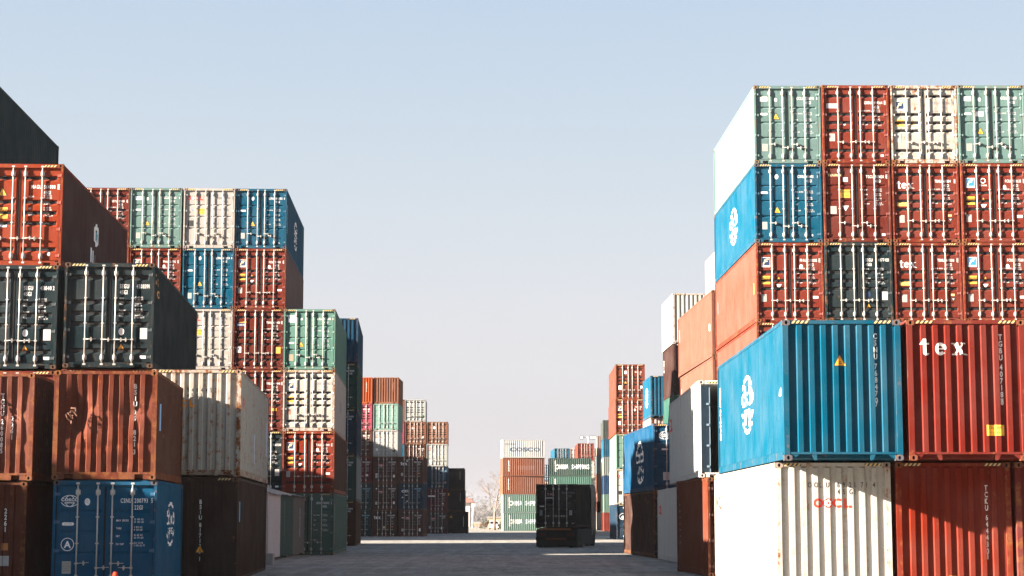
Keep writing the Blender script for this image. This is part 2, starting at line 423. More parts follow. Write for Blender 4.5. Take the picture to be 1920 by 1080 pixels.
@cached
def m_side(L, H, s, dent):
    bm = bmesh.new(); pr = side_profile(L); f = crumple(dent); flat = .35 if dent else 1
    zs = [.2, H - .075] if not dent else [.2 + (H - .275) * i / 14 for i in range(15)]
    if dent:
        pr2 = []
        for (a, b), (c, d) in zip(pr, pr[1:]): pr2 += [(a, b), ((a + c)/2, (b + d)/2)]
        pr = pr2 + [pr[-1]]
    rows = []
    for z in zs:
        t = math.sin(math.pi * (z - .2) / (H - .275)) ** .5 if dent else 1
        rows.append([bm.verts.new((s * (W/2 - .008 - d - f(y, z)[0] * t), y, z)) for y, d in pr])
    for r0, r1 in zip(rows, rows[1:]):
        for i in range(len(pr) - 1):
            q = (r0[i], r0[i+1], r1[i+1], r1[i]); bm.faces.new(q if s > 0 else q[::-1])
    return mesh('side_wall', bm, PAINT, smooth=False)
@cached
def m_end(H, dent):
    bm = bmesh.new(); pr = end_profile(); z0, z1 = .17, H - .08
    zs = [z0, z1 - .035, z1]
    rows = []
    rnd = random.Random(dent)
    if dent:
        zs = [z0 + (z1 - z0) * i / 34 for i in range(35)]
        bumps = [(rnd.uniform(-1, .9), rnd.uniform(.4, H - .5), rnd.uniform(.1, .3), rnd.uniform(.015, .05)) for _ in range(14)]
        if dent == 1: bumps += [(-.62, H * .63, .28, .17), (-.75, H * .5, .2, .08)]
    for z in zs:
        row = []
        for x, d in pr:
            xx = x
            if dent:
                t = min(1, (z - z0) / .2, (z1 - z) / .2)
                if d < .05: d += t * (.035 * max(0, 1 - abs(z - H * .62 + .06 * math.sin(x * 3)) / .17) + .025 * max(0, 1 - abs(z - H * .30 - .06 * math.sin(x * 2.3)) / .15))
                for bx, bz, br, bd in bumps: d += t * bd * math.exp(-((x - bx) / br) ** 2 - ((z - bz) / (br * 1.6)) ** 2)
                xx += t * .007 * math.sin(z * 5.3 + x * 7 + dent)
            if not dent and z == z1: d = max(d, .062)
            row.append(bm.verts.new((xx, d, z)))
        rows.append(row)
    for r0, r1 in zip(rows, rows[1:]):
        for i in range(len(pr) - 1): bm.faces.new((r0[i], r0[i+1], r1[i+1], r1[i]))
    return mesh('end_wall', bm, PAINT)
@cached
def m_back(L, H):
    bm = bmesh.new(); pr = end_profile()
    a = [bm.verts.new((x, L - d, .17)) for x, d in pr]; b = [bm.verts.new((x, L - d, H - .08)) for x, d in pr]
    for i in range(len(pr) - 1): bm.faces.new((a[i+1], a[i], b[i], b[i+1]))
    return mesh('end_wall', bm, PAINT)
@cached
def m_roof(L, H):
    bm = bmesh.new(); n = int(L / .21); rows = []
    ys = [.1 + (L - .2) * i / (2 * n) for i in range(2 * n + 1)]
    a = [bm.verts.new((-W/2 + .03, y, H - .03 - (.015 if i % 2 else 0))) for i, y in enumerate(ys)]
    b = [bm.verts.new((W/2 - .03, y, H - .03 - (.015 if i % 2 else 0))) for i, y in enumerate(ys)]
    for i in range(2 * n): bm.faces.new((a[i], b[i], b[i+1], a[i+1]))
    return mesh('roof', bm, PAINT)
BARX = (.17, .64)
def bar_into(bm, x, H, mi=0):
    z0, z1 = .1, H - .06; y = .026; tube(bm, (x, y, z0), (x, y, z1), .0175, n=7, mi=mi)
    for z, h in ((.2, .17), (H - .37, .17)): tube(bm, (x, y + .002, z), (x, y + .002, z + h), .031, n=8, mi=mi); box(bm, x - .055, x + .055, .044, .064, z + .03, z + h - .03, mi)
    for z in (.075, H - .1): box(bm, x - .04, x + .04, .006, .05, z, z + .045, mi)
    for z in (H * .42, H * .66): box(bm, x - .038, x + .038, .012, .064, z, z + .03, mi)
def handle_into(bm, x, z, s, mi=0):
    tube(bm, (x, .0, z), (x + s * .3, -.004, z + .004), .011, .008, n=6, mi=mi); box(bm, x - .035, x + .035, -.012, .03, z - .02, z + .02, mi)
    xb = x + s * .17; tube(bm, (xb, -.02, z), (xb, .062, z), .03, n=8, mi=mi); box(bm, xb - .012, xb + .012, -.02, .05, z - .055, z + .05, mi)
@cached
def m_bar(H): bm = bmesh.new(); bar_into(bm, 0, H); return mesh('locking_bar', bm, GALV)
@cached
def m_handle(s): bm = bmesh.new(); handle_into(bm, 0, 0, s); return mesh('handle', bm, GALV)
@cached
def m_hinge(s):
    bm = bmesh.new(); a, b = sorted((0, -s * .13)); box(bm, a, b, .018, .062, -.035, .035); tube(bm, (-s * .02, .016, -.05), (-s * .02, .016, .05), .02, n=6); return mesh('hinge', bm, PAINT)
@cached
def m_gasket(H):
    bm = bmesh.new(); box(bm, -.022, .022, .055, .10, .16, H - .155)
    for s in (-1, 1):
        a, b = sorted((s * 1.128, s * 1.146)); box(bm, a, b, .06, .10, .16, H - .155)
    box(bm, -1.127, 1.127, .1, .115, .152, H - .1495); return mesh('gasket', bm, RUBBER)
@cached
def m_door(kind, H, s, bars):
    bm = bmesh.new(); pr = door_profile(kind, H)
    x0, x1 = .024, 1.126; xs = [(x0, 0), (x0 + .07, 0), (x0 + .10, 1), (x1 - .09, 1), (x1 - .06, 0), (x1, 0)]
    grid = []
    for z, d in pr: grid.append([bm.verts.new((s * x, .066 + (d - .066) * m, z)) for x, m in xs])
    for r0, r1 in zip(grid, grid[1:]):
        for i in range(len(xs) - 1):
            q = (r0[i], r0[i+1], r1[i+1], r1[i]); bm.faces.new(q if s > 0 else q[::-1])
    bnd = [e for e in bm.edges if e.is_boundary]
    ex = bmesh.ops.extrude_edge_only(bm, edges=bnd)
    for v in [g for g in ex['geom'] if isinstance(g, bmesh.types.BMVert)]: v.co.y = .095
    if bars:
        for x in BARX: bar_into(bm, s * x, H, 1); handle_into(bm, s * x, H * .26, 1, 1)
    bmesh.ops.recalc_face_normals(bm, faces=bm.faces[:])
    return mesh('door', bm, PAINT, GALV)
@cached
def m_stripes(x0, z0, h, n=4):
    k = Ink(); st = .045
    k.rect(x0, x0 + n * 2 * st, z0, z0 + h, BLK)
    for i in range(n): a = x0 + i * 2 * st; k.face(((a, z0), (a + st, z0), (a + st + h*.8, z0 + h), (a + h*.8, z0 + h)), (.66, .46, .18), 1)
    for v in k.bm.verts: v.co.y += .005
    return mesh('hazard_stripe', k.bm, DECAL)
@cached
def m_shell(L, H):                                              # bare container for the ones the photo does not show
    bm = bmesh.new(); box(bm, -W/2 + .01, W/2 - .01, .01, L - .01, .02, H - .02); return mesh('shipping_container', bm, PAINT)

MARKN = {'num': 'lettering', 'data': 'lettering', 'text': 'lettering', 'vtext': 'lettering', 'tri': 'warning_triangle', 'invtri': 'triangle_mark', 'caut': 'caution_sticker',
         'plate': 'data_plate', 'oval': 'inspection_sticker', 'pill': 'sticker', 'flag': 'logo_panel', 'tex': 'lettering', 'globe': 'logo', 'oocl': 'logo', 'tal': 'logo_panel', 'cis': 'logo_panel', 'circA': 'logo', 'rect': 'sticker', 'disc': 'sticker', 'ring': 'logo', 'face': 'sticker'}
XPOS = {'num': .7, 'data': .7}
def colour(c, j=.07):
    q = 1 + random.uniform(-j, j); return tuple(max(.002, x * q * (1 + random.uniform(-.02, .02))) for x in c)
ALLC = []
def container(x, y, rot, z, label, col, front='door', door='Q', L=L4, H=HC, rust=.2, marks=(), sides=(), group=None, lod=0, dent=0, sdent='', bars=None, haz=None, face=None, jit=.02, scol=None):
    """x, y: front left corner at ground; rot: degrees clockwise; doors or blank end look towards -y"""
    a = R(rot); hx = W / 2
    x += random.uniform(-jit, jit); y += random.uniform(-jit, jit)
    if face is None and jit > 0: rot += random.uniform(-.22, .22)
    a = R(rot)
    if face is not None: root = empty('shipping_container', (x, y, z), face)
    else: root = empty('shipping_container', (x + hx * math.cos(a), y - hx * math.sin(a), z), -a)
    tag(root, label, 'shipping container', group or 'containers stacked in the yard'); ALLC.append(root)
    kk = .62 if min(col) > .4 else .42
    col = tuple(q * kk for q in col); c = (*colour(col), rust)
    c2 = (*colour(tuple(.55 * q + .45 * r for q, r in zip(col, (.15, .075, .04))), .2), min(1, rust + .35))
    fr = link('frame', m_frame(L, H, front, lod > 0), root, (*c[:3], min(1, rust + .25)))
    if lod == 0:
        for sx in (-1, 1):
            for yy, sy in ((0, -1), (L, 1)):
                for zz in (0, H - .118): link('corner_casting', m_casting(sx, sy), fr, c2, (sx * hx, yy, zz))
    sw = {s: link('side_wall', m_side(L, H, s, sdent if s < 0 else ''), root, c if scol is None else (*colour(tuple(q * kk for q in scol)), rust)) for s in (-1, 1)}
    link('roof', m_roof(L, H), root, c)
    link('end_wall', m_back(L, H), root, c)
    par = {}
    if front == 'door':
        pr = door_profile(door, H)
        for s in (-1, 1):
            d = link('door', m_door(door, H, s, lod > 0), root, c); par[s] = d
            if lod == 0:
                for i, bx in enumerate(BARX):
                    b_ = link('locking_bar', m_bar(H), d, None, (s * bx, 0, 0))
                    zz = H * (.27 if door == 'Q' else (.245 if (i + (s > 0)) % 2 else .205)); link('handle', m_handle(1 if (s < 0 or i == 0) else -1), d, None, (s * bx, 0, zz), (0, R(random.uniform(-4, 4)), 0))
                for zz in (.3, H * .36, H * .62, H - .33): link('hinge', m_hinge(s), d, (*[min(1, q * 1.25 + .05) for q in c[:3]], .15), (s * 1.185, 0, zz))
        link('gasket', m_gasket(H), root)
        ax, mp = 'v', (lambda u, v, d: (u, d, v))
    elif front == 'end':
        ew = link('end_wall', m_end(H, dent), root, c); par = {-1: ew, 1: ew}
        pr = end_profile(); ax, mp = 'u', (lambda u, v, d: (u, d, v))
    else:
        par = {-1: fr, 1: fr}; pr = None; ax, mp = 'u', (lambda u, v, d: (u, d, v))
    if lod < 2 and (haz if haz is not None else H > 2.7) and front != 'open':
        zz, hh = (H - .075, .055) if front == 'end' else (H - .095, .06)
        for x0 in (-1.03, .67): link('hazard_stripe', m_stripes(x0, zz, hh), fr, None)
    for mk in marks:
        ink = Ink(); getattr(ink, mk[0])(*mk[1:])
        px = sum(v.co.x for v in ink.bm.verts) / max(1, len(ink.bm.verts))
        pp = pr if mk[0] not in ('caut', 'plate', 'flag', 'rect', 'tri', 'tal', 'cis') or front == 'end' else pr
        link(MARKN[mk[0]], drape(ink, ax, pp, mp, MARKN[mk[0]]), par[1 if px > 0 else -1])
    for sd_ in sides:                                          # (side, y0, mark...) : u runs to the reader's right
        s, y0, mk = sd_[0], sd_[1], sd_[2:]
        ink = Ink(); getattr(ink, mk[0])(*mk[1:]); sp = side_profile(L); f = crumple(sdent if s < 0 else '')
        spu = sorted(((q - y0) * s, d) for q, d in sp)
        def mp2(u, v, d, s=s, y0=y0, f=f):
            yy = y0 + s * u; t = math.sin(math.pi * min(1, max(0, (v - .2) / (H - .275)))) ** .5 if sdent else 1
            return (s * (hx - .008 - d - f(yy, v)[0] * t), yy, v)
        if sdent and s < 0:
            q0 = []
            for (aa, b_), (c_, d_) in zip(spu, spu[1:]): q0 += [(aa, b_), ((aa + c_) / 2, (b_ + d_) / 2)]
            spu = q0 + [spu[-1]]
            for i in range(1, 14):
                zc = .2 + (H - .275) * i / 14
                bmesh.ops.bisect_plane(ink.bm, geom=ink.bm.verts[:] + ink.bm.edges[:] + ink.bm.faces[:], dist=1e-5, plane_co=(0, 0, zc), plane_no=(0, 0, 1))
        link('side_logo', drape(ink, 'u', spu, mp2, 'side_logo'), sw[s])
    return root
def hidden(x, y, z, n, L=L4, H=HC, rot=0, cols=None, real=False):
    for i in range(n):
        if real:
            container(x, y, rot, z + i * (H + .004), 'plain shipping container standing out of sight behind or beside the visible stacks', random.choice(cols or [RD, BR, BL, GN, TL, RD2]), 'door', random.choice('PQ'), L=L, H=H, lod=1, group='containers out of view'); continue
        c = random.choice(cols or [RD, BR, BL, GN, TL, WH]); a = R(rot)
        o = link('shipping_container', m_shell(L, H), None, (*colour(tuple(q * .45 for q in c)), .1), (x + W/2 * math.cos(a), y - W/2 * math.sin(a), z + i * H), (0, 0, -a))
        tag(o, 'plain shipping container standing out of sight behind or beside the visible stacks', 'shipping container', 'containers out of view')

# ------------------------------------------------------------------ colours
RD = (.32, .052, .03); RD2 = (.24, .04, .026); BR = (.20, .07, .042); BL = (.005, .15, .265); GN = (.245, .42, .385); TL = (.022, .046, .055)
WH = (.60, .57, .52); ORR = (.50, .075, .028); DBR = (.10, .045, .032); PINK = (.55, .10, .15); MINT = (.26, .46, .38); TAN = (.38, .16, .09); DGN = (.02, .075, .055); DBL = (.01, .05, .10); SAL = (.35, .14, .095)

def std(pre, dig, chk, z=2.2, c=WHT, dz=1.93, step=.17, code='45G1'): return [('num', pre, dig, chk, code, z, c), ('data', dz, c, step)]
def pdoor(pre, dig, chk, c=WHT): return [('num', pre, dig, chk, '45G1', 2.38, c, .105, 0., False), ('data', 1.84, c, .23)]
def fmarks(pre, dig, chk): return std(pre, dig, chk) + [('flag', -.86, 2.2), ('caut', -.86, 1.53, .3, .3), ('tri', -.40, 1.58, .13), ('invtri', -.40, 1.30, .1), ('plate', -.94, .88), ('oval', .42, 2.02, .085), ('rect', .83, 1.02, .86, .95, WHT)]
def txmarks(pre, dig, chk): return std(pre, dig, chk) + [('tex', -1.02, 1.98, .2), ('caut', -.84, 1.42, .36, .18, (.75, .50, .12)), ('plate', -.86, .86), ('disc', -.5, 2.5, .05, .04, (.15, .45, .6)), ('rect', .82, .95, .95, 1.03, (.75, .45, .2)), ('invtri', .9, .82, .1, BLK)]
def csmarks(pre, dig, chk, tz): return pdoor(pre, dig, chk) + [('cis', -.86, 2.40), ('oval', -.41, 2.37, .07), ('pill', -.86, 1.84), ('tri', -.41, tz, .22), ('plate', -.83, .6, .2, .27, (.42, .36, .32))]
def blmarks(pre, dig, chk): return pdoor(pre, dig, chk) + [('oval', -.41, 2.42, .09), ('pill', -.87, 1.83), ('tri', -.40, 1.20, .22), ('plate', -.86, .62), ('oval', .86, .27, .04)]
def oocldoor(pre, dig, chk): return pdoor(pre, dig, chk, (.13, .13, .14)) + [('oocl', -.98, 2.42, .2), ('caut', -.38, 1.78, .3, .28), ('oval', -.82, 1.85, .06, (.2, .3, .45)), ('rect', -1.0, -.74, 1.06, 1.34, BLK), ('plate', .95, .62, .16, .2)]
def segu(dig, chk): return [('text', 'SEGU', .27, 2.2, .115, WHT, 'l', .62), ('text', dig, .72, 2.2, .115, WHT, 'l', .60), ('text', chk, 1.065, 2.2, .115, WHT, 'l', .6), ('text', '45G1', .27, 2.035, .115, WHT, 'l', .62),
    ('data', 1.90, WHT, .165, ('MGW', 'Tare', 'Payload', 'Cube')), ('oval', .34, 1.0, .1), ('plate', .94, .95, .2, .3, (.62, .57, .54)), ('tri', .34, .58, .18, (.85, .36, .02)), ('rect', .86, 1.02, .26, .34, WHT)]
S = 2.9                                                         # pitch of a level of high-cube boxes

# ---------------------------------------------------------------- near right stack
G1 = 'near containers at the right edge'
container(5.574, 40.1, 0, -.03, 'dirty white container with a red logo, lowest at right, under the blue one', WH, 'end', rust=.3, group=G1,
    marks=[('text', 'O', -.53, 2.37, .11, BLK), ('text', 'O', -.405, 2.37, .11, BLK), ('text', 'L', -.28, 2.37, .11, BLK), ('text', 'U', -.155, 2.37, .11, BLK)] + [('text', q, .085 + .125 * i, 2.37, .11, BLK) for i, q in enumerate('6921714')]
      + [('text', q, .085 + .125 * i, 2.225, .11, BLK) for i, q in enumerate('45G1')] + [('oocl', -.32, 2.04, .2, RED, 1.07)], sides=[(-1, 11.2, 'oocl', -.4, 2.15, .42, RED, .8)], jit=0)
container(5.57, 38.7, -.1, 2.86, 'bright blue container with ribbed end, white globe on its long side, above the white one', BL, 'end', rust=.06, group=G1, jit=0,
    marks=[('vtext', 'CSNU 768470', .70, 2.62, .115, WHT), ('vtext', '7', .70, 1.22, .115, WHT), ('tri', -.04, 2.06, .23, (.85, .36, .02))], sides=[(-1, 6.0, 'globe', 0, 1.5, 2.1), (-1, 11.7, 'vtext', 'COSCO SHIPPING', 0, 2.28, .085, WHT, .9), (-1, .55, 'tri', 0, 1.45, .2, WHT)])
container(8.11, 40.1, 0, -.03, 'dark red ribbed container in half shadow at the bottom right corner', (.36, .04, .018), 'end', rust=.2, group=G1, jit=0,
    marks=[('vtext', 'TCKU 644430', .70, 2.42, .115, WHT), ('vtext', '1', .70, .98, .115, WHT), ('plate', -.06, .42, .16, .2, YEL), ('tri', .72, .38, .22)])
container(8.13, 38.7, 0, 2.86, 'red ribbed container with big white lettering beside the bright blue one', (.27, .028, .018), 'end', rust=.06, group=G1, jit=0,
    marks=[('tex', -.93, 2.17, .25, WHT, .09), ('vtext', 'TGBU 407187', .72, 2.6, .115, WHT), ('vtext', '8', .72, 1.26, .115, WHT), ('caut', .56, .62, .37, .22)])
container(10.62, 40.0, 0, -.03, 'sliver of dull red ribbed container at the extreme bottom right edge', (.30, .05, .045), 'end', rust=.2, group=G1, jit=0)
hidden(10.72, 38.8, S, 1, real=True)

# ---------------------------------------------------------------- tall block at right, doors towards us
G2 = 'six-high block of containers at right'
AX = [8.82, 11.31, 13.80, 16.28]; AY = [67.56, 67.50, 67.55, 67.5]
def A(i, lev, label, col, door, marks, **k): return container(AX[i], AY[i], -.7, (lev - 1) * S + .02, label, col, 'door', door, marks=marks, group=G2, jit=.015, **k)
A(0, 6, 'pale green container with yellow triangle high on its door, top left corner of right block', GN, 'P', csmarks('CCLU', '730593', '0', 1.76), rust=.16)
A(1, 6, 'red container in the top row between a pale green and a rust-blotched white one', RD, 'Q', std('GMDU', '499364', '0') + [('rect', -1.05, -.62, 2.04, 2.22, (.45, .42, .45)), ('text', 'BEACON', -.9, 2.08, .09, NVY, 'l', .7), ('plate', -.86, .96, .2, .28), ('disc', -.4, 1.46, .05, .05, WHT), ('rect', .9, 1.0, .25, .33, WHT)])
A(2, 6, 'white container blotched with rust, navy logo square on door, top row at right', WH, 'Q', [('num', 'CRXU', '514206', '0', '45G1', 2.2, (.2, .19, .2)), ('data', 1.93, (.25, .24, .24), .17), ('flag', -.86, 2.16), ('caut', -.86, 1.5, .3, .26, (.75, .40, .08)), ('tri', -.4, 1.52, .15), ('invtri', -.4, 1.25, .09), ('plate', -.94, .95, .2, .3)], rust=.5)
A(3, 6, 'pale green container in the upper right corner of the photo', GN, 'P', csmarks('CCLU', '700101', '0', 1.20) + [('rect', -.58, -.28, 1.75, 1.92, WHT)], rust=.16)
A(0, 5, 'bright blue container with long sunlit blue side, left end of second row of right block', BL, 'P', blmarks('CSNU', '611493', '1'), rust=.1, sides=[(-1, 6.0, 'globe', 0, 1.5, 2.2), (-1, 11.6, 'vtext', 'COSCO SHIPPING', 0, 2.2, .085, WHT, .9)])
A(1, 5, 'red four-panel-door container with yellow sticker, right of the blue one in second row', RD2, 'P', [('num', 'TGCU', '505620', '0', '45G1', 2.36, WHT), ('data', 1.9, WHT, .17, ('MGW', 'TARE', 'NET', 'CU CAP')), ('text', 'TOURISK', -1.05, 2.42, .09, CRM, 'l', 1.0), ('rect', -.5, -.32, 2.22, 2.38, WHT), ('caut', -.42, 1.78, .34, .3), ('plate', -.86, 1.18, .22, .28), ('invtri', -.42, 1.24, .12), ('rect', .88, 1.0, .24, .32, WHT)])
A(2, 5, 'upper of two red containers with big white lettering on left door, right block', RD, 'Q', txmarks('TEMU', '618184', '0'))
A(3, 5, 'red container with blue logo and ship-wheel sticker, second row at right edge', RD, 'Q', fmarks('FCIU', '980633', '7')[:2] + [('flag', -.86, 2.2, .32, BLU), ('ring', -.4, 2.26, .1, .1, .03, WHT), ('text', 'TOWER', -.4, 2.06, .06, WHT, 'c', .9), ('caut', -.86, 1.53, .3, .3), ('tri', -.40, 1.58, .13), ('invtri', -.40, 1.30, .12), ('plate', -.94, .88), ('oval', .38, 2.02, .085), ('rect', .8, 1.0, .9, 1.0, WHT)])
A(0, 4, 'red container with salmon sunlit side and navy logo, below the bright blue one', (.33, .052, .03), 'Q', fmarks('FFAU', '280285', '0'), scol=(.33, .11, .075), sides=[(-1, 11.3, 'rect', -.1, .1, 1.5, 2.0, (.5, .5, .6)), (-1, .8, 'rect', -.06, .06, 1.1, 1.5, YEL)])  # scol: sunlit paleness of the red side put into its colour
A(1, 4, 'dark slate container amid red ones, third row of right block', TL, 'Q', segu('487745', '0')[:5] + [('disc', .34, 1.0, .09, .1, NVY), ('plate', .94, .95, .2, .3, (.62, .57, .54)), ('tri', .34, .58, .18, (.85, .36, .02))])
A(2, 4, 'lower of two red containers with big white lettering, third row of right block', RD, 'Q', txmarks('TEMU', '698216', '0'))
A(3, 4, 'red container with blue logo, third row at right edge of photo', RD, 'Q', fmarks('FCIU', '707560', '0')[:2] + [('flag', -.86, 2.2, .32, BLU)] + fmarks('', '', '')[3:])
A(0, 3, 'salmon-sided red container partly hidden behind the near bright blue one', (.33, .052, .03), 'Q', [], scol=(.33, .11, .075))  # scol repeats the sun-paled red as a painted tone
for i in range(4):
    hidden(AX[i], AY[i], .02, 2 if i == 0 else 3, rot=-.7, real=True)

# ---------------------------------------------------------------- right side row along the lane
G3 = 'containers lining the right of the lane'
container(5.74, 55.7, -3.7, 0, 'brown container at ground level with sunlit orange edge, left of the near white one', (.24, .055, .026), 'door', 'Q', L=L2, rust=.2, group=G3, marks=[], sides=[(-1, 5.4, 'rect', -.03, .03, .9 + .2 * i, .96 + .2 * i, WHT) for i in range(7)], jit=0, haz=False)
J = container(5.57, 56.3, .57, 2.90, 'grey white container with red logo and open dark end, above the brown one', (.84, .82, .78), 'open', rust=.14, group=G3, jit=0, sides=[(-1, 12.0, 'oocl', -.1, 2.1, .45, RED, .8)])
bm = bmesh.new(); x0 = -W/2 + .075; box(bm, x0, x0 + .27, .09, .13, .16, HC - .16)
for i in range(4): box(bm, x0 + .03, x0 + .24, .06, .089, .3 + .62 * i, .36 + .62 * i)
link('folded_door', mesh('folded_door', bm, PAINT), J, (.16, .24, .29, .15))
for k in range(2):
    link('hazard_stripe', m_stripes(-.95 + 1.3 * k, HC - .1, .06), J)
container(6.3, 68.6, -.56, 0, 'grey white container with red logo at ground between brown crumpled and brown smooth ones', (.84, .82, .78), 'end', rust=.14, group=G3, jit=0, sides=[(-1, 11.3, 'oocl', -.05, 2.05, .40, RED, .7)])
container(6.12, 81.86, -2.86, 0, 'dark brown container with badly dented side standing on the ground at right', (.085, .042, .035), 'door', 'Q', rust=.3, sdent='brown', group=G3, jit=0)
container(6.12, 81.86, -2.86, S, 'blue container with buckled side and white globe, on top of the dented brown one', (.006, .105, .23), 'door', 'P', rust=.12, sdent='blue', group=G3, jit=0, marks=[('globe', -.72, 2.38, .52), ('pill', -.72, 1.78), ('plate', -.66, .62, .28, .34, (.55, .52, .52))], sides=[(-1, 5.2, 'globe', 0, 1.35, 3.0)])
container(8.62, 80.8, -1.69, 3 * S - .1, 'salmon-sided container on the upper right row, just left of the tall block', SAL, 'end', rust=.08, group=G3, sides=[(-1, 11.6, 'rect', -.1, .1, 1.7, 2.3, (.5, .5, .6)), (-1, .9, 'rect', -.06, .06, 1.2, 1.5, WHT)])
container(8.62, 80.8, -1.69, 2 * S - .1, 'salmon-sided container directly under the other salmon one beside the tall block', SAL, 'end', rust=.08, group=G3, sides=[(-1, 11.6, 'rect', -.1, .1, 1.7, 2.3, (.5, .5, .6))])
hidden(8.66, 80.8, 0, 2, rot=-1.69, real=True)
container(9.95, 80.9, -1.69, 4 * S - .1, 'pale white container barely showing behind the tall block, above the salmon ones', WH, 'end', L=L4, group=G3)
# further stack: white / brown / teal
container(9.17, 107.1, -1.2, 4 * S, 'white ribbed container on top behind the salmon ones', WH, 'end', L=L2, rust=.3, lod=1, group=G3, sides=[(-1, 3.2 + .5 * i, 'rect', -.11, .11, 1.2, 1.8, (.16, .2, .36)) for i in range(-2, 3)])
container(9.22, 107.1, -1.2, 3 * S, 'dark brown container under the white ribbed one on the far right stack', (.07, .03, .026), 'end', L=L2, rust=.1, lod=1, group=G3, sides=[(-1, 5.6, 'vtext', '2210', 0, 2.4, .16, WHT)])
container(9.2, 107.1, -1.2, 2 * S, 'teal green container low in the far right stack, above the buckled blue one', (.05, .17, .14), 'end', L=L2, lod=1, group=G3)
hidden(9.2, 107.1, 0, 2, L=L2, rot=-1.2)
container(9.65, 131.2, -1.2, 3 * S, 'blue ribbed container with lit pale blue side, right of the double red doors', BL, 'end', L=L2, lod=1, group=G3, sides=[(-1, 3.0, 'globe', 0, 1.5, 2.1)])
container(9.65, 131.4, -1.2, 2 * S, 'white-sided container with red end under the far blue ribbed one', (.55, .45, .42), 'end', L=L2, lod=1, rust=.5, group=G3)
hidden(9.65, 131.3, 0, 2, L=L2, rot=-1.2)
G4 = 'five-high stack right of the truck'
def gg(lev, *a, **k): return container(8.63, 157, .26, (lev - 1) * S, *a, lod=1, group=G4, jit=.04, **k)
gg(5, 'red door-end container on top of the slim stack right of the lane', (.33, .065, .03), 'door', 'Q', scol=(.25, .085, .055), marks=[('num', 'TCLU', '402511', '', '45G1', 2.2), ('rect', -.5, -.3, 2.1, 2.35, WHT), ('plate', -.85, .95, .26, .34, WHT), ('rect', .82, 1.0, .9, 1.1, WHT), ('tri', -.4, 1.4, .2)])
gg(4, 'red door-end container with navy logo, second from top right of the lane', (.33, .065, .03), 'door', 'Q', scol=(.25, .085, .055), marks=[('flag', -.86, 2.15, .34), ('caut', -.86, 1.5, .36, .3), ('plate', -.9, .9, .22, .3, WHT), ('oval', .4, 2.0, .1), ('num', 'FCIU', '302216', '', '45G1', 2.2)])
gg(3, 'mint container below two red ones, right of the lane', MINT, 'door', 'P', marks=[])
gg(2, 'white container with small red logo above the shaded dark blue one', WH, 'door', 'P', marks=[('oocl', -1.0, 2.3, .26), ('rect', -1.0, -.7, .8, 1.1, BLK)])
gg(1, 'dark blue container in shade at the bottom right of the lane behind the truck', DBL, 'door', 'P', marks=[('ring', -.7, 1.9, .35, .28, .08, GRY), ('disc', -.62, 1.85, .2, .12, WHT)])

# ---------------------------------------------------------------- near left, front row of short boxes
G5 = 'near containers at the left edge'
container(-10.86, 44.9, -4.1, 0, 'blue door-end container with white globe logo in shade at the lower left', (.008, .165, .33), 'door', 'P', L=L2, H=ST, rust=.05, group=G5, jit=0, haz=False,
    marks=[('num', 'CSNU', '200793', '5', '22G1', 2.06, WHT, .105, 0., False), ('data', 1.62, WHT, .185, ('MAX GROSS', 'TARE', 'NET', 'CU CAP')), ('globe', -.83, 2.10, .42), ('oval', -.42, 2.08, .085), ('pill', -.86, 1.56), ('circA', -.86, 1.08), ('plate', -.87, .54, .21, .29, (.36, .33, .28))],
    sides=[(1, 3.2, 'globe', 0, 1.55, 1.7), (1, .5, 'vtext', 'CSNU 200793', 0, 2.1, .09, WHT)])
container(-10.90, 44.85, -4.1, ST + .01, 'battered rusty brown ribbed container stacked on the blue door-end one', (.26, .066, .036), 'end', L=L2, H=ST, rust=.34, dent=1, group=G5, jit=0, scol=(.19, .075, .05),  # scol deepens the shaded long side by colour
    marks=[('vtext', 'BSIU 29', .70, 2.28, .115, WHT), ('vtext', '821', .70, 1.18, .115, WHT), ('vtext', '3', .70, .72, .115, WHT)], sides=[(1, .9, 'rect', -.1, .1, 1.2, 1.85, (.25, .5, .8))])
b = ALLC[-1]; bm = bmesh.new(); rnd = random.Random(4)
for i in range(8):                                             # torn, bent strips of sheet by the dent
    p = Vector((-.90 + rnd.uniform(-.07, .12), -.01, 1.62 + rnd.uniform(-.12, .1)))
    for j in range(3):
        q = p + Vector((rnd.uniform(.0, .1), rnd.uniform(-.05, .02), rnd.uniform(-.1, .06))); wd = Vector((rnd.uniform(-.02, .03), 0, rnd.uniform(.015, .045)))
        vv = [bm.verts.new(t) for t in (p, q, q + wd, p + wd)]; bm.faces.new(vv); p = q
link('torn_sheet', mesh('torn_sheet', bm, PAINT), b, (.10, .05, .035, .3))
container(-14.1, 45.5, -3, -.02, 'brown ribbed container in shade at the lower left corner', (.24, .075, .045), 'end', L=L2, H=ST, rust=.3, dent=3, group=G5, jit=0, marks=[('vtext', '2261', .72, 1.95, .12, WHT), ('rect', .66, .80, .95, 1.12, (.5, .16, .03)), ('rect', .62, .84, .58, .82, GRY)])
container(-13.98, 45.45, -3, ST, 'rusty brown ribbed container cut by the left edge, above the shaded brown one', (.31, .10, .065), 'end', L=L2, H=ST, rust=.36, dent=2, group=G5, jit=0, scol=(.10, .045, .03), sides=[(1, 2.4, 'text', '5', 0, 2.0, .16, WHT), (1, 3.3, 'text', '5', 0, 2.0, .16, WHT)], marks=[('vtext', 'TGHU 260085', .46, 2.1, .115, WHT), ('vtext', '2261', .70, 1.55, .12, WHT)])  # scol darkens the unlit side in its colour
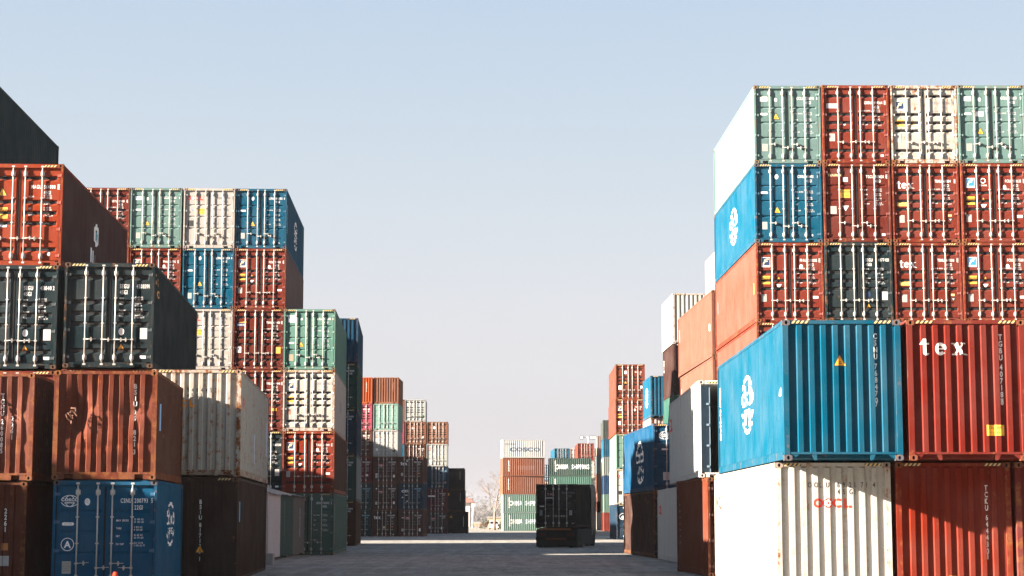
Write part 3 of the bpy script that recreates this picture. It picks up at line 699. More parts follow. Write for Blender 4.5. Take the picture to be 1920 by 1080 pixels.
# second row, long boxes
G6 = 'long containers in the second row at left'
container(-9.85, 51.2, -3.7, -.1, 'very dark brown container at ground level beside the lane on the left', (.075, .038, .03), 'end', rust=.06, group=G6, jit=0, marks=[('vtext', 'BSIU 817133 1', .22, 2.3, .115, WHT), ('tri', .22, .98, .2, (.85, .36, .02))], sides=[(1, .8, 'rect', -.1, .1, 1.7, 2.25, (.1, .4, .65))])
container(-9.80, 51.15, -3.75, S - .08, 'dirty white ribbed container with orange letters, half shaded, above the very dark brown one', (.60, .57, .50), 'end', rust=.5, group=G6, jit=0,
    marks=[('text', q, -.87 + .125 * i, 2.28, .12, BLK) for i, q in enumerate('OOLU')] + [('text', q, -.25 + .125 * i, 2.28, .12, BLK) for i, q in enumerate('9494452')] + [('text', q, -.25 + .125 * i, 2.13, .12, BLK) for i, q in enumerate('45G1')] + [('oocl', -.72, 1.98, .2, (.75, .26, .03), 1.07)],
    sides=[(1, .9, 'oocl', -.1, 2.05, .32, RED, .8), (1, 5.6, 'rect', -.1, .1, .5, 1.4, (.45, .5, .62)), (1, 11.2, 'rect', -.3, .3, .9, 2.0, (.42, .5, .62))])
hidden(-12.35, 51.5, 0, 1, rot=-4, cols=[RD2], real=True)
container(-12.32, 51.45, -4, S - .05, 'red container mostly hidden behind the battered brown one', RD, 'door', 'Q', group=G6, jit=0)
container(-12.27, 51.35, -4, 2 * S - .02, 'dark slate door-end container with long dark side, on the red and brown ones at left', TL, 'door', 'Q', rust=.1, group=G6, jit=0, marks=segu('450839', '1'), sides=[(1, 1.1, 'text', 'Sea', -.7, 2.35, .34, (.75, .36, .08), 'l', 1.0), (1, 1.1, 'text', 'co', -.25, 2.05, .3, (.75, .36, .08), 'l', 1.0)])
hidden(-15.05, 51.9, 0, 1, rot=-3, cols=[TL], real=True)
container(-15.03, 51.85, -3, S - .05, 'red container in the dark gap between the two rusty brown ones', RD, 'door', 'Q', group=G6, jit=0)
container(-15.02, 51.8, -2.6, 2 * S - .02, 'dark slate door-end container cut by the left edge, under the orange-red one', TL, 'door', 'Q', rust=.1, group=G6, jit=0, marks=segu('451040', '2'))
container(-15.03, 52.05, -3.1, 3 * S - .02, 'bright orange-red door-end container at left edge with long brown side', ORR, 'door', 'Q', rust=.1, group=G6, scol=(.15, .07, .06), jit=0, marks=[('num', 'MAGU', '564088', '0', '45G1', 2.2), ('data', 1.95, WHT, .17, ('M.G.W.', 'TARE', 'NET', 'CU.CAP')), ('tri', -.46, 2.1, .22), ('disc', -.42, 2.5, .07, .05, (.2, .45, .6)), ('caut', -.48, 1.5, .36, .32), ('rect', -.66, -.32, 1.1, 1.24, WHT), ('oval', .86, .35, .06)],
    sides=[(1, 5.9, 'ring', 0, 1.75, .42, .36, .2, WHT), (1, 5.9, 'disc', .1, 1.7, .2, .2, (.08, .3, .35)), (1, 5.5, 'rect', -.5, -.42, .8, 1.25, WHT), (1, 5.5, 'rect', -.2, -.1, .75, 1.2, WHT), (1, 5.5, 'rect', .15, .6, .66, .76, WHT), (1, 5.5, 'rect', .15, .23, .76, 1.1, WHT), (1, 5.5, 'face', ((-.42, 1.1), (-.2, .95), (-.2, 1.1)), WHT)][:6])
container(-17.54, 52.0, -2.77, 4 * S - .02, 'dark teal container highest at the left edge, only its ribbed side showing', (.035, .075, .085), 'end', rust=.05, group=G6, jit=0)
hidden(-17.6, 52.1, 0, 4, rot=-2.8, real=True)
# boxes out of frame whose shade falls on the near left ones
hidden(-29.2, 27.6, 0, 3); hidden(-29.2, 40.4, 0, 3, L=L2, H=ST)
hidden(-22.6, 69.4, 0, 5); hidden(-22.6, 57.1, 0, 5); hidden(-25.2, 72.6, 0, 3); hidden(-24.8, 98, 0, 6); hidden(-24.8, 110.6, 0, 6)
for xx in (-4, 8.4, 20.8, 33.2, 45.6): hidden(xx, -7, 0, 6, rot=90)      # unseen stacks added behind the camera to cut low sky light
for yy in (142.5, 155, 167.5, 180, 192.5, 205, 217.5): hidden(-39, yy, 0, 6)

# ---------------------------------------------------------------- six-high block left of centre
G7 = 'six-high block of containers left of centre'
CX = [-20.66, -18.18, -15.70, -13.213, -10.82]; CY = [88.8, 88.9, 89.0, 89.1, 89.12]
def C(i, lev, label, col, door, marks, **k): return container(CX[i], CY[i], -2.3, (lev - 1) * S, label, col, 'door', door, marks=marks, group=G7, jit=.03, **k)
C(0, 6, 'red-brown container behind the long brown side of the orange-red one, top row', RD2, 'Q', std('UETU', '515435', '0') + [('tri', -.42, 2.1, .2)])
C(1, 6, 'pale green container in the top row between red-brown and white ones at left', GN, 'P', csmarks('CCLU', '703110', '0', 1.2), rust=.14)
C(2, 6, 'white door-end container with red logo, top row left of the blue one', (.52, .48, .44), 'P', oocldoor('OOLU', '951384', '6'), rust=.14)
C(3, 6, 'blue door-end container at top right corner of the left block, teal side showing', BL, 'P', blmarks('CSNU', '643782', '0'), rust=.08, sides=[(1, 6.2, 'globe', 0, 1.5, 2.2), (1, .6, 'vtext', 'COSCO SHIPPING', 0, 2.2, .085, WHT, .9)])
C(1, 5, 'red container half hidden by the dark slate side, under the pale green one', RD, 'Q', fmarks('FFAU', '216702', '0'))
C(2, 5, 'blue door-end container one row below the white one in the left block', BL, 'P', blmarks('CSNU', '609224', '0'), rust=.1)
C(3, 5, 'red container with navy logo directly below the top right blue one at left', RD, 'Q', fmarks('FCIU', '958155', '0'), scol=(.28, .19, .18))
C(2, 4, 'white container cut by the dark slate side, below the lower blue one', (.54, .5, .45), 'P', oocldoor('OOLU', '947411', '5'), rust=.14)
C(3, 4, 'red container with blue and yellow pennant sticker on its left door', RD2, 'Q', std('TEAU', '605400', '0') + [('rect', -1.1, -.62, 2.06, 2.22, NVY), ('text', 'BEACON', -1.02, 2.1, .08, WHT, 'l', .8, 1), ('face', ((-1.0, 2.24), (-.6, 2.3), (-.6, 2.24)), YEL), ('tri', -.95, 1.52, .16), ('plate', -.92, .95, .2, .28, WHT), ('plate', .92, .93, .24, .3, YEL)])
C(3, 3, 'red container half hidden by the dirty white ribbed one', RD2, 'Q', std('YMLU', '469440', '0') + [('rect', .6, .85, .95, 1.08, YEL)])
C(3, 2, 'dark container peeping out beside the white side, left of the red logo one', TL, 'Q', segu('466020', '0'))
C(2, 3, 'reddish container hidden low in the left block', RD, 'Q', [])
C(4, 4, 'green door-end container with white sticker, on the lower shoulder of the left block', (.19, .40, .335), 'P', pdoor('CCLU', '752300', '0') + [('rect', -1.02, -.66, 2.26, 2.6, WHT), ('oval', -.38, 2.42, .06), ('pill', -.86, 1.28), ('tri', -.4, 1.22, .24), ('plate', -.86, .58, .22, .3, (.42, .3, .2))], rust=.16)
C(4, 3, 'rust-stained white container with navy logo square, below the green one at left', WH, 'Q', [('num', 'CRXU', '697062', '0', '45G1', 2.2, (.25, .24, .24)), ('data', 1.93, (.3, .28, .26), .17), ('flag', -.86, 2.14, .3), ('caut', -.86, 1.5, .3, .26), ('tri', -.4, 1.5, .14), ('plate', -.94, .92, .18, .26, TAN)], rust=.42, sides=[(1, 5.4 + .45 * i, 'rect', -.14, .14, 1.2, 1.75, (.2, .2, .22)) for i in range(4)])
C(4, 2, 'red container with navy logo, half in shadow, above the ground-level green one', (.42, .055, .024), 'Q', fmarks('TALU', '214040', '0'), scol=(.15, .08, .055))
C(4, 1, 'green door-end container at ground level beside the small huts', (.15, .27, .225), 'P', pdoor('UESU', '736942', '5'), rust=.16, sides=[(1, .7, 'rect', -.05, .05, .5, 2.4, WHT)])
for i, n in ((0, 5), (1, 4), (2, 2), (3, 1)): hidden(CX[i], CY[i], 0, n, rot=-2.3, real=True)
# behind it
G8 = 'five-high stack behind the left block'
for lev, lb, col, fr in ((5, 'teal blue ribbed container on top of the stack behind the green one', (.008, .10, .20), 'end'), (4, 'dark green container second from top behind the left block', (.03, .12, .10), 'door'), (3, 'dark blue container in the shaded stack behind the left block', (.012, .06, .11), 'door'),
        (2, 'dark green container with pale side low behind the left block', (.10, .17, .14), 'door'), (1, 'dark brown container at ground level behind the left block', (.14, .055, .03), 'door')):
    container(-12.25, 119.5, -3.2, (lev - 1) * S - .1, lb, col, fr, 'P', lod=1, group=G8, scol=(.42, .41, .39) if lev == 2 else None, marks=[('num', 'CCLU', '700300', '', '45G1', 2.38)] if fr == 'door' else [])

# ---------------------------------------------------------------- far dark stack left of the lane
G9 = 'far short containers left of the lane'
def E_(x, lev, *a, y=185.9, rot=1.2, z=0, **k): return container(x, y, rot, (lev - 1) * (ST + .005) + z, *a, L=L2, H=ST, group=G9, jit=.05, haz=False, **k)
nm = lambda p, d, c=WHT: ('num', p, d, '', '22G1', 1.98, c, .13)
dt = lambda c=WHT: ('data', 1.6, c, .16)
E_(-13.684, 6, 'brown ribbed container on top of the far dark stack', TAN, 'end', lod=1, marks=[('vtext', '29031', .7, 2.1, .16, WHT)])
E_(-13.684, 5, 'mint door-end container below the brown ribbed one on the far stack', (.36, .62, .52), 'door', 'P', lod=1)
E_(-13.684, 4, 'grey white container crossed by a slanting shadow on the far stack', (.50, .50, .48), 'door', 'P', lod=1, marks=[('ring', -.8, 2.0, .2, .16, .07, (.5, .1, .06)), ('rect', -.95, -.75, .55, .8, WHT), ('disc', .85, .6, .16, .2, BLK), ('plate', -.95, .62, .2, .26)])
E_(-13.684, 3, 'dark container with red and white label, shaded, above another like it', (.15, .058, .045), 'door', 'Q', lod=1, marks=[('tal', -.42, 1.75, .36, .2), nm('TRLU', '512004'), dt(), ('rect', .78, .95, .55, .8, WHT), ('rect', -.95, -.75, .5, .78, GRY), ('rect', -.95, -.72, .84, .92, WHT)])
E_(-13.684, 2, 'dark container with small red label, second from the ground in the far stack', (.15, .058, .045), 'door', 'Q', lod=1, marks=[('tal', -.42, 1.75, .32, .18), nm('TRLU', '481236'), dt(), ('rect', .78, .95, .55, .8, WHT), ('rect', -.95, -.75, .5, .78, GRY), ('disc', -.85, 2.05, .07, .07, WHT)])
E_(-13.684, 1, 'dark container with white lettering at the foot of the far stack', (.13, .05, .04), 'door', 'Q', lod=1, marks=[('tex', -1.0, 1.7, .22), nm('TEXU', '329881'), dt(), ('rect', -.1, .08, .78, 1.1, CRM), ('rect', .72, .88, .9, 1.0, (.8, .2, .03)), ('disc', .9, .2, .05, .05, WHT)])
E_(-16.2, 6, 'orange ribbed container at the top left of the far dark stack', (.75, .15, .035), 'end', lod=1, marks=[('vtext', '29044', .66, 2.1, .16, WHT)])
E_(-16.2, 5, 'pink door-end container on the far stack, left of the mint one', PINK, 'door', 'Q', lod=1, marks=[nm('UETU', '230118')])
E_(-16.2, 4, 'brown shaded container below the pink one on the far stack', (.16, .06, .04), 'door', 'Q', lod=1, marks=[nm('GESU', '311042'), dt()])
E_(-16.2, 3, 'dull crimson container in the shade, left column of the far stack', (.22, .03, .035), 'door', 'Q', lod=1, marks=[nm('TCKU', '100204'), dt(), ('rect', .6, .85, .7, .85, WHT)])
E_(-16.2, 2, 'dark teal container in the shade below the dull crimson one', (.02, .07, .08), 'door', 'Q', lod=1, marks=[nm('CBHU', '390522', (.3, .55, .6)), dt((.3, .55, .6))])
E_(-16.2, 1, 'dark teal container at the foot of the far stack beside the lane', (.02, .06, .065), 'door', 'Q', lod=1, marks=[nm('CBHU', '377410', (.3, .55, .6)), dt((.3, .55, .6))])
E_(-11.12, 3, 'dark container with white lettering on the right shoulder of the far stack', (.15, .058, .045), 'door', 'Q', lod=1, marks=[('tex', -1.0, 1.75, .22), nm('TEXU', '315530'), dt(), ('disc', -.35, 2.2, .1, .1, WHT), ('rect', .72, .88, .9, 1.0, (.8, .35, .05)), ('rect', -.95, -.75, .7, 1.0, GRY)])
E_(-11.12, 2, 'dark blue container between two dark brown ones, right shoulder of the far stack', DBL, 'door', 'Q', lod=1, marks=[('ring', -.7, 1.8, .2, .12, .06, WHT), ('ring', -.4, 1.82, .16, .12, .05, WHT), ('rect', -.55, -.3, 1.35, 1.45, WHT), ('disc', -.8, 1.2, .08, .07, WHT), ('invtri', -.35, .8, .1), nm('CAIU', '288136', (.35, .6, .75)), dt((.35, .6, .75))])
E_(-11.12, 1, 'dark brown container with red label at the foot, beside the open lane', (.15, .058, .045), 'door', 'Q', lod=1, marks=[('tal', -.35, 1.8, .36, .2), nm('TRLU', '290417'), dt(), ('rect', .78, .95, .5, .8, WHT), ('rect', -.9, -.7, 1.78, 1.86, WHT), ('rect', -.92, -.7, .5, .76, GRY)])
G10 = 'farthest short containers left of the lane'
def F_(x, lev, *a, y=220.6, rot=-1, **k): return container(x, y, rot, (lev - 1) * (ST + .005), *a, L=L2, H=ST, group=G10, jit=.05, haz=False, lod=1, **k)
F_(-12.51, 6, 'grey white door-end container topping the second far column', (.46, .48, .46), 'door', 'Q', marks=[('ring', -.75, 2.05, .2, .2, .06, WHT), ('disc', .85, .6, .2, .2, (.05, .12, .06))])
F_(-12.51, 5, 'tan-brown door-end container half in shadow, second far column', TAN, 'door', 'Q', marks=[('tal', -.4, 1.9, .3, .16), ('rect', .7, .9, .6, .9, WHT)])
F_(-12.51, 4, 'dark brown shaded container under the tan-brown one', (.14, .055, .035), 'door', 'Q', marks=[nm('GESU', '306670'), dt()])
F_(-15.0, 6, 'orange container edge just showing right of the brown ribbed one', TAN, 'door', 'Q'); F_(-15.0, 5, 'pink container edge just showing right of the mint one', PINK, 'door', 'Q')
F_(-9.93, 5, 'tan-brown door-end container topping the third far column', TAN, 'door', 'Q', marks=[('disc', -.4, 1.9, .14, .16, WHT)], rust=.2)
F_(-9.93, 4, 'grey white container with slanting shadow in the third far column', (.48, .50, .48), 'door', 'P', marks=[('ring', -.85, 2.0, .22, .18, .08, (.5, .1, .06)), ('disc', -.35, 1.4, .1, .1, WHT), ('rect', -.9, -.7, .5, .62, WHT)])
F_(-9.93, 3, 'dark blue shaded container in the third far column', DBL, 'door', 'P', marks=[nm('CAIU', '210338', (.35, .6, .75)), dt((.35, .6, .75)), ('rect', .8, 1.0, .6, .85, TAN), ('tri', .3, .32, .2)])
F_(-9.93, 2, 'dull crimson shaded container with white label in the third far column', (.20, .028, .032), 'door', 'Q', marks=[('rect', -1.0, -.2, 1.6, 1.82, WHT), nm('TCKU', '150218'), dt(), ('rect', .6, .8, .8, .95, WHT)])
F_(-9.93, 1, 'dark brown shaded container with red label at the foot of the third far column', (.13, .05, .04), 'door', 'Q', marks=[('tal', -.4, 1.75, .36, .2), nm('TRLU', '260811'), ('rect', .5, .66, .5, .8, WHT), ('rect', -.9, -.7, .6, .9, GRY)])
hidden(-12.51, 220.7, 0, 3, L=L2, H=ST); hidden(-15.0, 220.7, 0, 4, L=L2, H=ST)
F_(-8.16, 3, 'uppermost of three almost black ribbed containers beside the hazy gap', (.045, .03, .026), 'end', y=228, rot=0, marks=[('rect', .7, .74, 1.2, 2.2, GRY)])
F_(-8.16, 2, 'middle one of three almost black ribbed containers beside the hazy gap', (.045, .03, .026), 'end', y=228, rot=0, marks=[('rect', .7, .74, 1.2, 2.2, GRY), ('rect', -.9, -.6, 1.9, 2.2, YEL)])
F_(-7.7, 1, 'almost black ribbed container at ground level beside the hazy gap, jutting right', (.045, .03, .026), 'end', y=227, rot=0, marks=[('rect', .7, .76, .8, 2.0, GRY), ('tri', -.75, 2.0, .3, (.9, .3, .02))])

# ---------------------------------------------------------------- far centre, long sides towards us
G11 = 'five-high stack at the far end of the lane'
def side_on(x, y, ang, lev, label, col, sides, g, rust=.1):
    a = R(ang); return container(x - math.sin(a) * W/2, y + math.cos(a) * W/2, 0, (lev - 1) * (ST + .01), label, col, 'end', L=L2, H=ST, rust=rust, sides=sides, group=g, lod=1, face=R(-90 + ang), haz=False, jit=.0)
chs = [(1, 3.3, 'text', 'CHINA SHIPPING', 0, 1.05, .62, WHT, 'c', .62, 0, .03)]
lw = [(1, .85, 'vtext', 'BEACON', 0, 2.2, .22, WHT, 1.1, 1.2)]
side_on(-1.3, 271.3, 8, 5, 'white ribbed container with dark letters topping the far centre stack', (.66, .64, .62), [(1, 3.2, 'text', 'COSCO', 0, .95, .55, (.03, .07, .12), 'c', 1.5, 0, .05), (1, 1.2, 'text', '22G1 4084', -.9, 1.85, .25, (.05, .09, .13), 'l', .9)], G11)
side_on(-1.3, 271.3, 9, 4, 'orange-brown ribbed container just under the white one at the far centre', (.52, .20, .115), lw + [(1, 3.4, 'rect', -1.3, 1.3, .9, 1.5, (.20, .08, .05))], G11)
side_on(-1.34, 271.3, 10, 3, 'orange-brown ribbed container in the middle of the far centre stack', (.52, .20, .115), lw, G11)
side_on(-1.25, 271.3, 9, 2, 'green-striped container with white lettering, second from ground at the far centre', (.32, .50, .42), chs + lw, G11)
side_on(-1.2, 271.3, 9, 1, 'green-striped container with white lettering at the foot of the far centre stack', (.32, .50, .42), chs + lw, G11)
G12 = 'green stack behind the truck'
side_on(5.39, 272, 3, 4, 'dark green container with white lettering behind the truck', (.095, .16, .135), chs + lw, G12)
side_on(5.36, 272, 3, 3, 'medium green container just above the dark truck load', (.12, .27, .21), lw, G12)
for l_ in (1, 2): side_on(5.38, 272, 3, l_, 'green container hidden behind the truck', (.08, .2, .15), [], G12)
G13 = 'farthest containers above the green stack'
for i, (c_, n_, lb) in enumerate(((BL, 4, 'small blue container between the far centre stack and the green one'), (BL, 5, 'small far blue container peeping over the green lettered one'), ((.55, .5, .48), 5, 'small far white container between blue and red ones'), (RD, 5, 'small far red container by the floodlight mast'))):
    x = 4.35 + 2.52 * i
    container(x, 306.4, -1.7, (n_ - 1) * 2.62, lb, c_, 'door', 'Q', H=ST, lod=2, group=G13)
    for k in range(n_ - 1):
        container(x, 306.4, -1.7, k * 2.62, 'container below the small far ones, mostly hidden by nearer stacks', WH if (k + i) % 2 else BR, 'door', 'Q', H=ST, lod=2, group=G13)
G14 = 'slim far stacks right of the truck'
for lev, c_, lb in ((6, (.10, .13, .12), 'grey-green far container on top of the slim right-hand stack'), (5, BL, 'blue far container, second from top of the slim right-hand stack'), (4, (.35, .42, .38), 'pale green far container in the slim right-hand stack'),
        (3, (.01, .08, .2), 'deep blue far container midway in the slim right-hand stack'), (2, (.2, .34, .28), 'green far container, second from ground in the slim right-hand stack'), (1, (.33, .05, .03), 'red far container at the foot of the slim right-hand stack')):
    container(12.9, 267, 1.2, (lev - 1) * 2.6, lb, c_, 'end', H=ST, lod=2, group=G14, jit=.06, marks=[('vtext', 'GESU', .5, 2.1, .26, WHT)])
for lev, c_, lb in ((5, (.5, .32, .27), 'pale pink far container behind the slim stack'), (4, (.2, .3, .33), 'pale teal far container behind the slim stack'), (3, SAL, 'salmon far container behind the slim stack'), (2, SAL, 'lower salmon far container behind the slim stack'), (1, WH, 'white far container at the foot behind the slim stack')):
    container(13.15, 293, 1.5, (lev - 1) * S, lb, c_, 'end', lod=2, group=G14, jit=.08)
for lev, c_, lb in ((5, RD, 'red far container right of the green stack, uppermost'), (4, WH, 'white far container right of the green stack'), (3, (.1, .16, .14), 'grey green far container right of the green stack'), (2, GN, 'pale green far container right of the green stack'), (1, (.05, .07, .07), 'dark far container at ground right of the truck')):
    container(9.95, 285, 0, (lev - 1) * 2.61, lb, c_, 'door', 'Q', H=ST, lod=2, group=G14, jit=.08)

# ---------------------------------------------------------------- small hut row at left of the lane
t = empty('site_hut', (-9.75, 75, .12)); tag(t, 'low row of joined site huts with grey tarpaulin roof beside the lane', 'site hut')
for nme, y0, y1, c_ in (('white_wall', 0, 4.9, (.55, .53, .53)), ('green_wall', 4.95, 9.6, (.045, .09, .08)), ('grey_wall', 9.65, 14.2, (.15, .15, .14))):
    bm = bmesh.new(); n = int((y1 - y0) / .28); ys = []
    for i in range(n):
        y = y0 + (y1 - y0) * i / n; q = (y1 - y0) / n; ys += [(y, 0), (y + q*.25, .03), (y + q*.5, .03), (y + q*.75, 0)]
    ys.append((y1, 0)); a_ = [bm.verts.new((d, y, 0)) for y, d in ys]; b_ = [bm.verts.new((d, y, 2.5)) for y, d in ys]
    for i in range(len(ys) - 1): bm.faces.new((a_[i], a_[i+1], b_[i+1], b_[i]))
    for y in (y0, y1):
        bm.faces.new([bm.verts.new(p) for p in ((-2.3, y, 0), (-.001, y, 0), (-.001, y, 2.5), (-2.3, y, 2.5))])
    box(bm, -.03, .05, y0 + .01, y1 - .01, 2.501, 2.6)
    wl = link(nme, mesh(nme, bm, PAINT), t, (*c_, .3))
    ink = Ink()
    if nme == 'green_wall': ink.vtext('XX0A8222', -1.2, 2.3, .15, (.35, .45, .45))
    elif nme == 'grey_wall': ink.rect(-.25, .25, .7, 2.1, NVY); ink.ring(0, 1.35, .2, .4, .06, WHT, 1, n=8); ink.rect(-.07, .07, 1.75, 2.05, WHT, 1); ink.rect(-.07, .07, .75, 1.0, WHT, 1)
    if ink.bm.verts: link('lettering', drape(ink, 'u', None, lambda u, v, d, yc=(y0 + y1)/2: (.045 - d, yc + u, v), 'lettering'), wl)
    else: ink.bm.free()
bm = bmesh.new(); N = 14; ga, gb, gc = [], [], []
for i in range(N + 1):
    y = -.25 + 14.7 * i / N; h_ = .32 * math.sin(math.pi * min(1, (i + 1.5) / (N + 1.5))) ** .7; s_ = random.uniform(-.04, .03)
    ga.append(bm.verts.new((.16, y, 2.62 + s_ - .05 * (i % 2)))); gb.append(bm.verts.new((-1.1, y, 2.66 + h_ + s_))); gc.append(bm.verts.new((-2.5, y, 2.62)))
for r0, r1 in ((ga, gb), (gb, gc)):
    for i in range(N): f = bm.faces.new((r0[i], r0[i+1], r1[i+1], r1[i])); f.smooth = True
link('tarpaulin_roof', mesh('tarpaulin_roof', bm, simple('grey_tarpaulin', (.20, .24, .25), .5)), t)
bm = bmesh.new()
for y in (.5, 4.6, 9.3, 13.6): box(bm, -1.9, -.2, y - .2, y + .2, -.12, -.002)
link('footing', mesh('footing', bm, CONC), t)
bm = bmesh.new(); tube(bm, (.1, .06, -.1), (.1, .06, 2.9), .03); link('corner_pole', mesh('corner_pole', bm, GALV), t)
bm = bmesh.new(); box(bm, -.22, .22, -.3, .3, 0, .42); bmesh.ops.bevel(bm, geom=bm.edges[:], offset=.03, segments=2)
o = link('concrete_block', mesh('concrete_block', bm, CONC), None, loc=(-9.0, 70.2, 0)); tag(o, 'low concrete block on the ground in front of the white hut wall', 'concrete block')

# ---------------------------------------------------------------- truck with its load
tr = empty('truck', (2.62, 113.0, 0), R(-10.0)); tag(tr, 'container truck seen from behind in the shade, middle of the lane', 'truck')
TRK = simple('truck_steel', (.006, .006, .006), .8); ORM = simple('orange_reflector', (.10, .03, .01), .5); TLM = simple('red_lens', (.06, .008, .006), .4)
bm = bmesh.new()
for s in (-1, 1): box(bm, s*.45 - .07, s*.45 + .07, .1, 9.6, .86, 1.13)
for y in (.12, 2.0, 4.0, 6.3): box(bm, -1.2, 1.2, y, y + .16, 1.131, 1.157)
for y in (1.0, 2.3): box(bm, -.9, .9, y - .06, y + .06, .45, .57)
link('chassis', mesh('chassis', bm, TRK), tr)
bm = bmesh.new(); box(bm, -1.22, 1.22, -.06, .06, .42, .62)
for s in (-1, 1): box(bm, s*.5 - .05, s*.5 + .05, -.03, .03, .621, .858)
bp_ = link('bumper', mesh('bumper', bm, TRK), tr)
bm = bmesh.new(); box(bm, -.62, .62, -.075, -.061, .46, .58); link('reflector_strip', mesh('reflector_strip', bm, ORM), bp_)
bm = bmesh.new(); box(bm, -1.0, .9, -.02, .05, 1.03, 1.14); link('cross_beam', mesh('cross_beam', bm, simple('rusty_orange_beam', (.20, .07, .02), .7)), tr)
for s in (-1, 1):
    bm = bmesh.new(); box(bm, s*.85 - .2, s*.85 + .2, -.02, .03, .70, .84); link('tail_light', mesh('tail_light', bm, TLM), tr)
    bm = bmesh.new(); a_, b_ = sorted((s*1.19, s*1.22)); box(bm, a_, b_, .4, 7.2, .12, 1.1); link('side_skirt', mesh('side_skirt', bm, TRK), tr)
    bm = bmesh.new(); a_, b_ = sorted((s*.01, s*1.215)); box(bm, a_, b_, .10, .125, .06, 1.02); link('mudguard', mesh('mudguard', bm, RUBBER), tr)
    for y in (1.0, 2.3, 7.9):
        for k_ in (.78, 1.1):
            bm = bmesh.new(); tube(bm, (s*k_ - .13, y, .51), (s*k_ + .13, y, .51), .51, n=24); wh = link('wheel', mesh('wheel', bm, TYRE), tr)
            bm = bmesh.new(); tube(bm, (s*k_ - .135, y, .51), (s*k_ + .135, y, .51), .28, n=16); link('rim', mesh('rim', bm, TRK), wh)
bm = bmesh.new(); prism(bm, [(-1.22, .7), (1.22, .7), (1.22, 3.5), (1.12, 3.85), (-1.12, 3.85), (-1.22, 3.5)], 6.7, 9.0); bmesh.ops.bevel(bm, geom=bm.edges[:], offset=.06, segments=2)
cb = link('cab', mesh('cab', bm, simple('cab_paint', (.015, .015, .017), .35)), tr)
bm = bmesh.new(); box(bm, -.8, .8, 6.67, 6.699, 2.0, 2.8); link('rear_window', mesh('rear_window', bm, DARK), cb)
for s in (-1, 1):
    bm = bmesh.new(); box(bm, s*1.42 - .1, s*1.42 + .1, 8.6, 8.7, 2.1, 2.8); tube(bm, (s*1.2, 8.65, 2.7), (s*1.45, 8.65, 2.7), .02); link('mirror', mesh('mirror', bm, TRK), cb)
a = R(10.0)
container(2.62 - W/2 * math.cos(a), 113.0 + W/2 * math.sin(a), 10.0, 1.16, 'nearly black container riding on the truck, small red and white label on its door', (.022, .02, .019), 'door', 'Q', L=L2, H=ST, rust=.05, group='container on the truck', scol=(.008, .008, .008), jit=0, haz=False,  # scol blackens the side to paint in the shade on it
    marks=[('text', 'TAL', -.55, 1.92, .14, (.5, .25, .22), 'l', 1.2), ('rect', -.62, -.22, 1.74, 1.80, GRY), ('num', 'TRLU', '57900', '2', '22G1', 2.02, (.2, .2, .2), .13), ('data', 1.6, (.16, .16, .16), .17), ('rect', -1.0, -.82, .72, 1.05, (.12, .15, .14)), ('rect', -1.0, -.72, 1.24, 1.31, GRY), ('rect', .78, .96, .74, 1.05, (.3, .3, .29)), ('rect', .93, 1.05, .24, .29, GRY)])

# ---------------------------------------------------------------- cone, mast, shed, barriers, plants
bm = bmesh.new(); tube(bm, (0, 0, .03), (0, 0, .74), .17, .035, 16); box(bm, -.2, .2, -.2, .2, 0, .03)
cn = link('traffic_cone', mesh('traffic_cone', bm, simple('cone_orange', (.75, .05, .02), .5)), None, loc=(-7.05, 33.9, 0)); tag(cn, 'orange-red traffic cone tip in front of the blue doors', 'traffic cone')
bm = bmesh.new(); tube(bm, (0, 0, .42), (0, 0, .56), .105, .078, 16, cap=False); link('reflective_band', mesh('reflective_band', bm, simple('white_band', (.75, .73, .70), .5)), cn)
lm = empty('floodlight_mast', (13.9, 345, 0)); tag(lm, 'tall thin floodlight mast with three lamps above the far containers', 'floodlight')
bm = bmesh.new(); tube(bm, (0, 0, 0), (0, 0, 16.6), .22, .11, 10); link('pole', mesh('pole', bm, GALV), lm)
bm = bmesh.new(); tube(bm, (-1.2, 0, 16.5), (1.25, 0, 16.5), .07); link('crossarm', mesh('crossarm', bm, GALV), lm)
for x in (-1.2, .55, 1.15):
    bm = bmesh.new(); box(bm, x - .3, x + .3, -.25, .1, 16.15, 16.75); bmesh.ops.bevel(bm, geom=bm.edges[:], offset=.03); lp = link('lamp', mesh('lamp', bm, TRK), lm)
    bm = bmesh.new(); box(bm, x - .22, x + .22, -.27, -.251, 16.25, 16.65); link('lens', mesh('lens', bm, LAMPM), lp)
wh_ = empty('gatehouse', (-14.5, 420, 0)); tag(wh_, 'hazy pale building with red roof edge in the far gap', 'building')
bm = bmesh.new(); box(bm, -7, 5.2, 0, 9, 0, 5.3); wl = link('wall', mesh('wall', bm, simple('pale_render', (.5, .47, .44), .9)), wh_)
bm = bmesh.new(); prism(bm, [(-7.6, 5.31), (6.2, 5.31), (5.4, 6.3), (-6.8, 6.3)], -.7, 9.6); link('roof', mesh('roof', bm, simple('red_roof', (.26, .14, .115), .8)), wh_)
for x in (-4, -1, 2): bm = bmesh.new(); box(bm, x - .6, x + .6, -.06, -.005, 2.6, 4.2); link('window', mesh('window', bm, DARK), wh_)
bm = bmesh.new(); tube(bm, (0, 0, 0), (0, 0, 4.2), .16, .12); box(bm, -.3, .3, -.1, .1, 3.9, 4.5); o = link('white_post', mesh('white_post', bm, simple('white_paint', (.75, .74, .72), .5)), None, loc=(-7.25, 352, 0)); tag(o, 'slim white post in the far hazy gap', 'post')
BARR = simple('barrier_orange', (.50, .21, .14), .6)
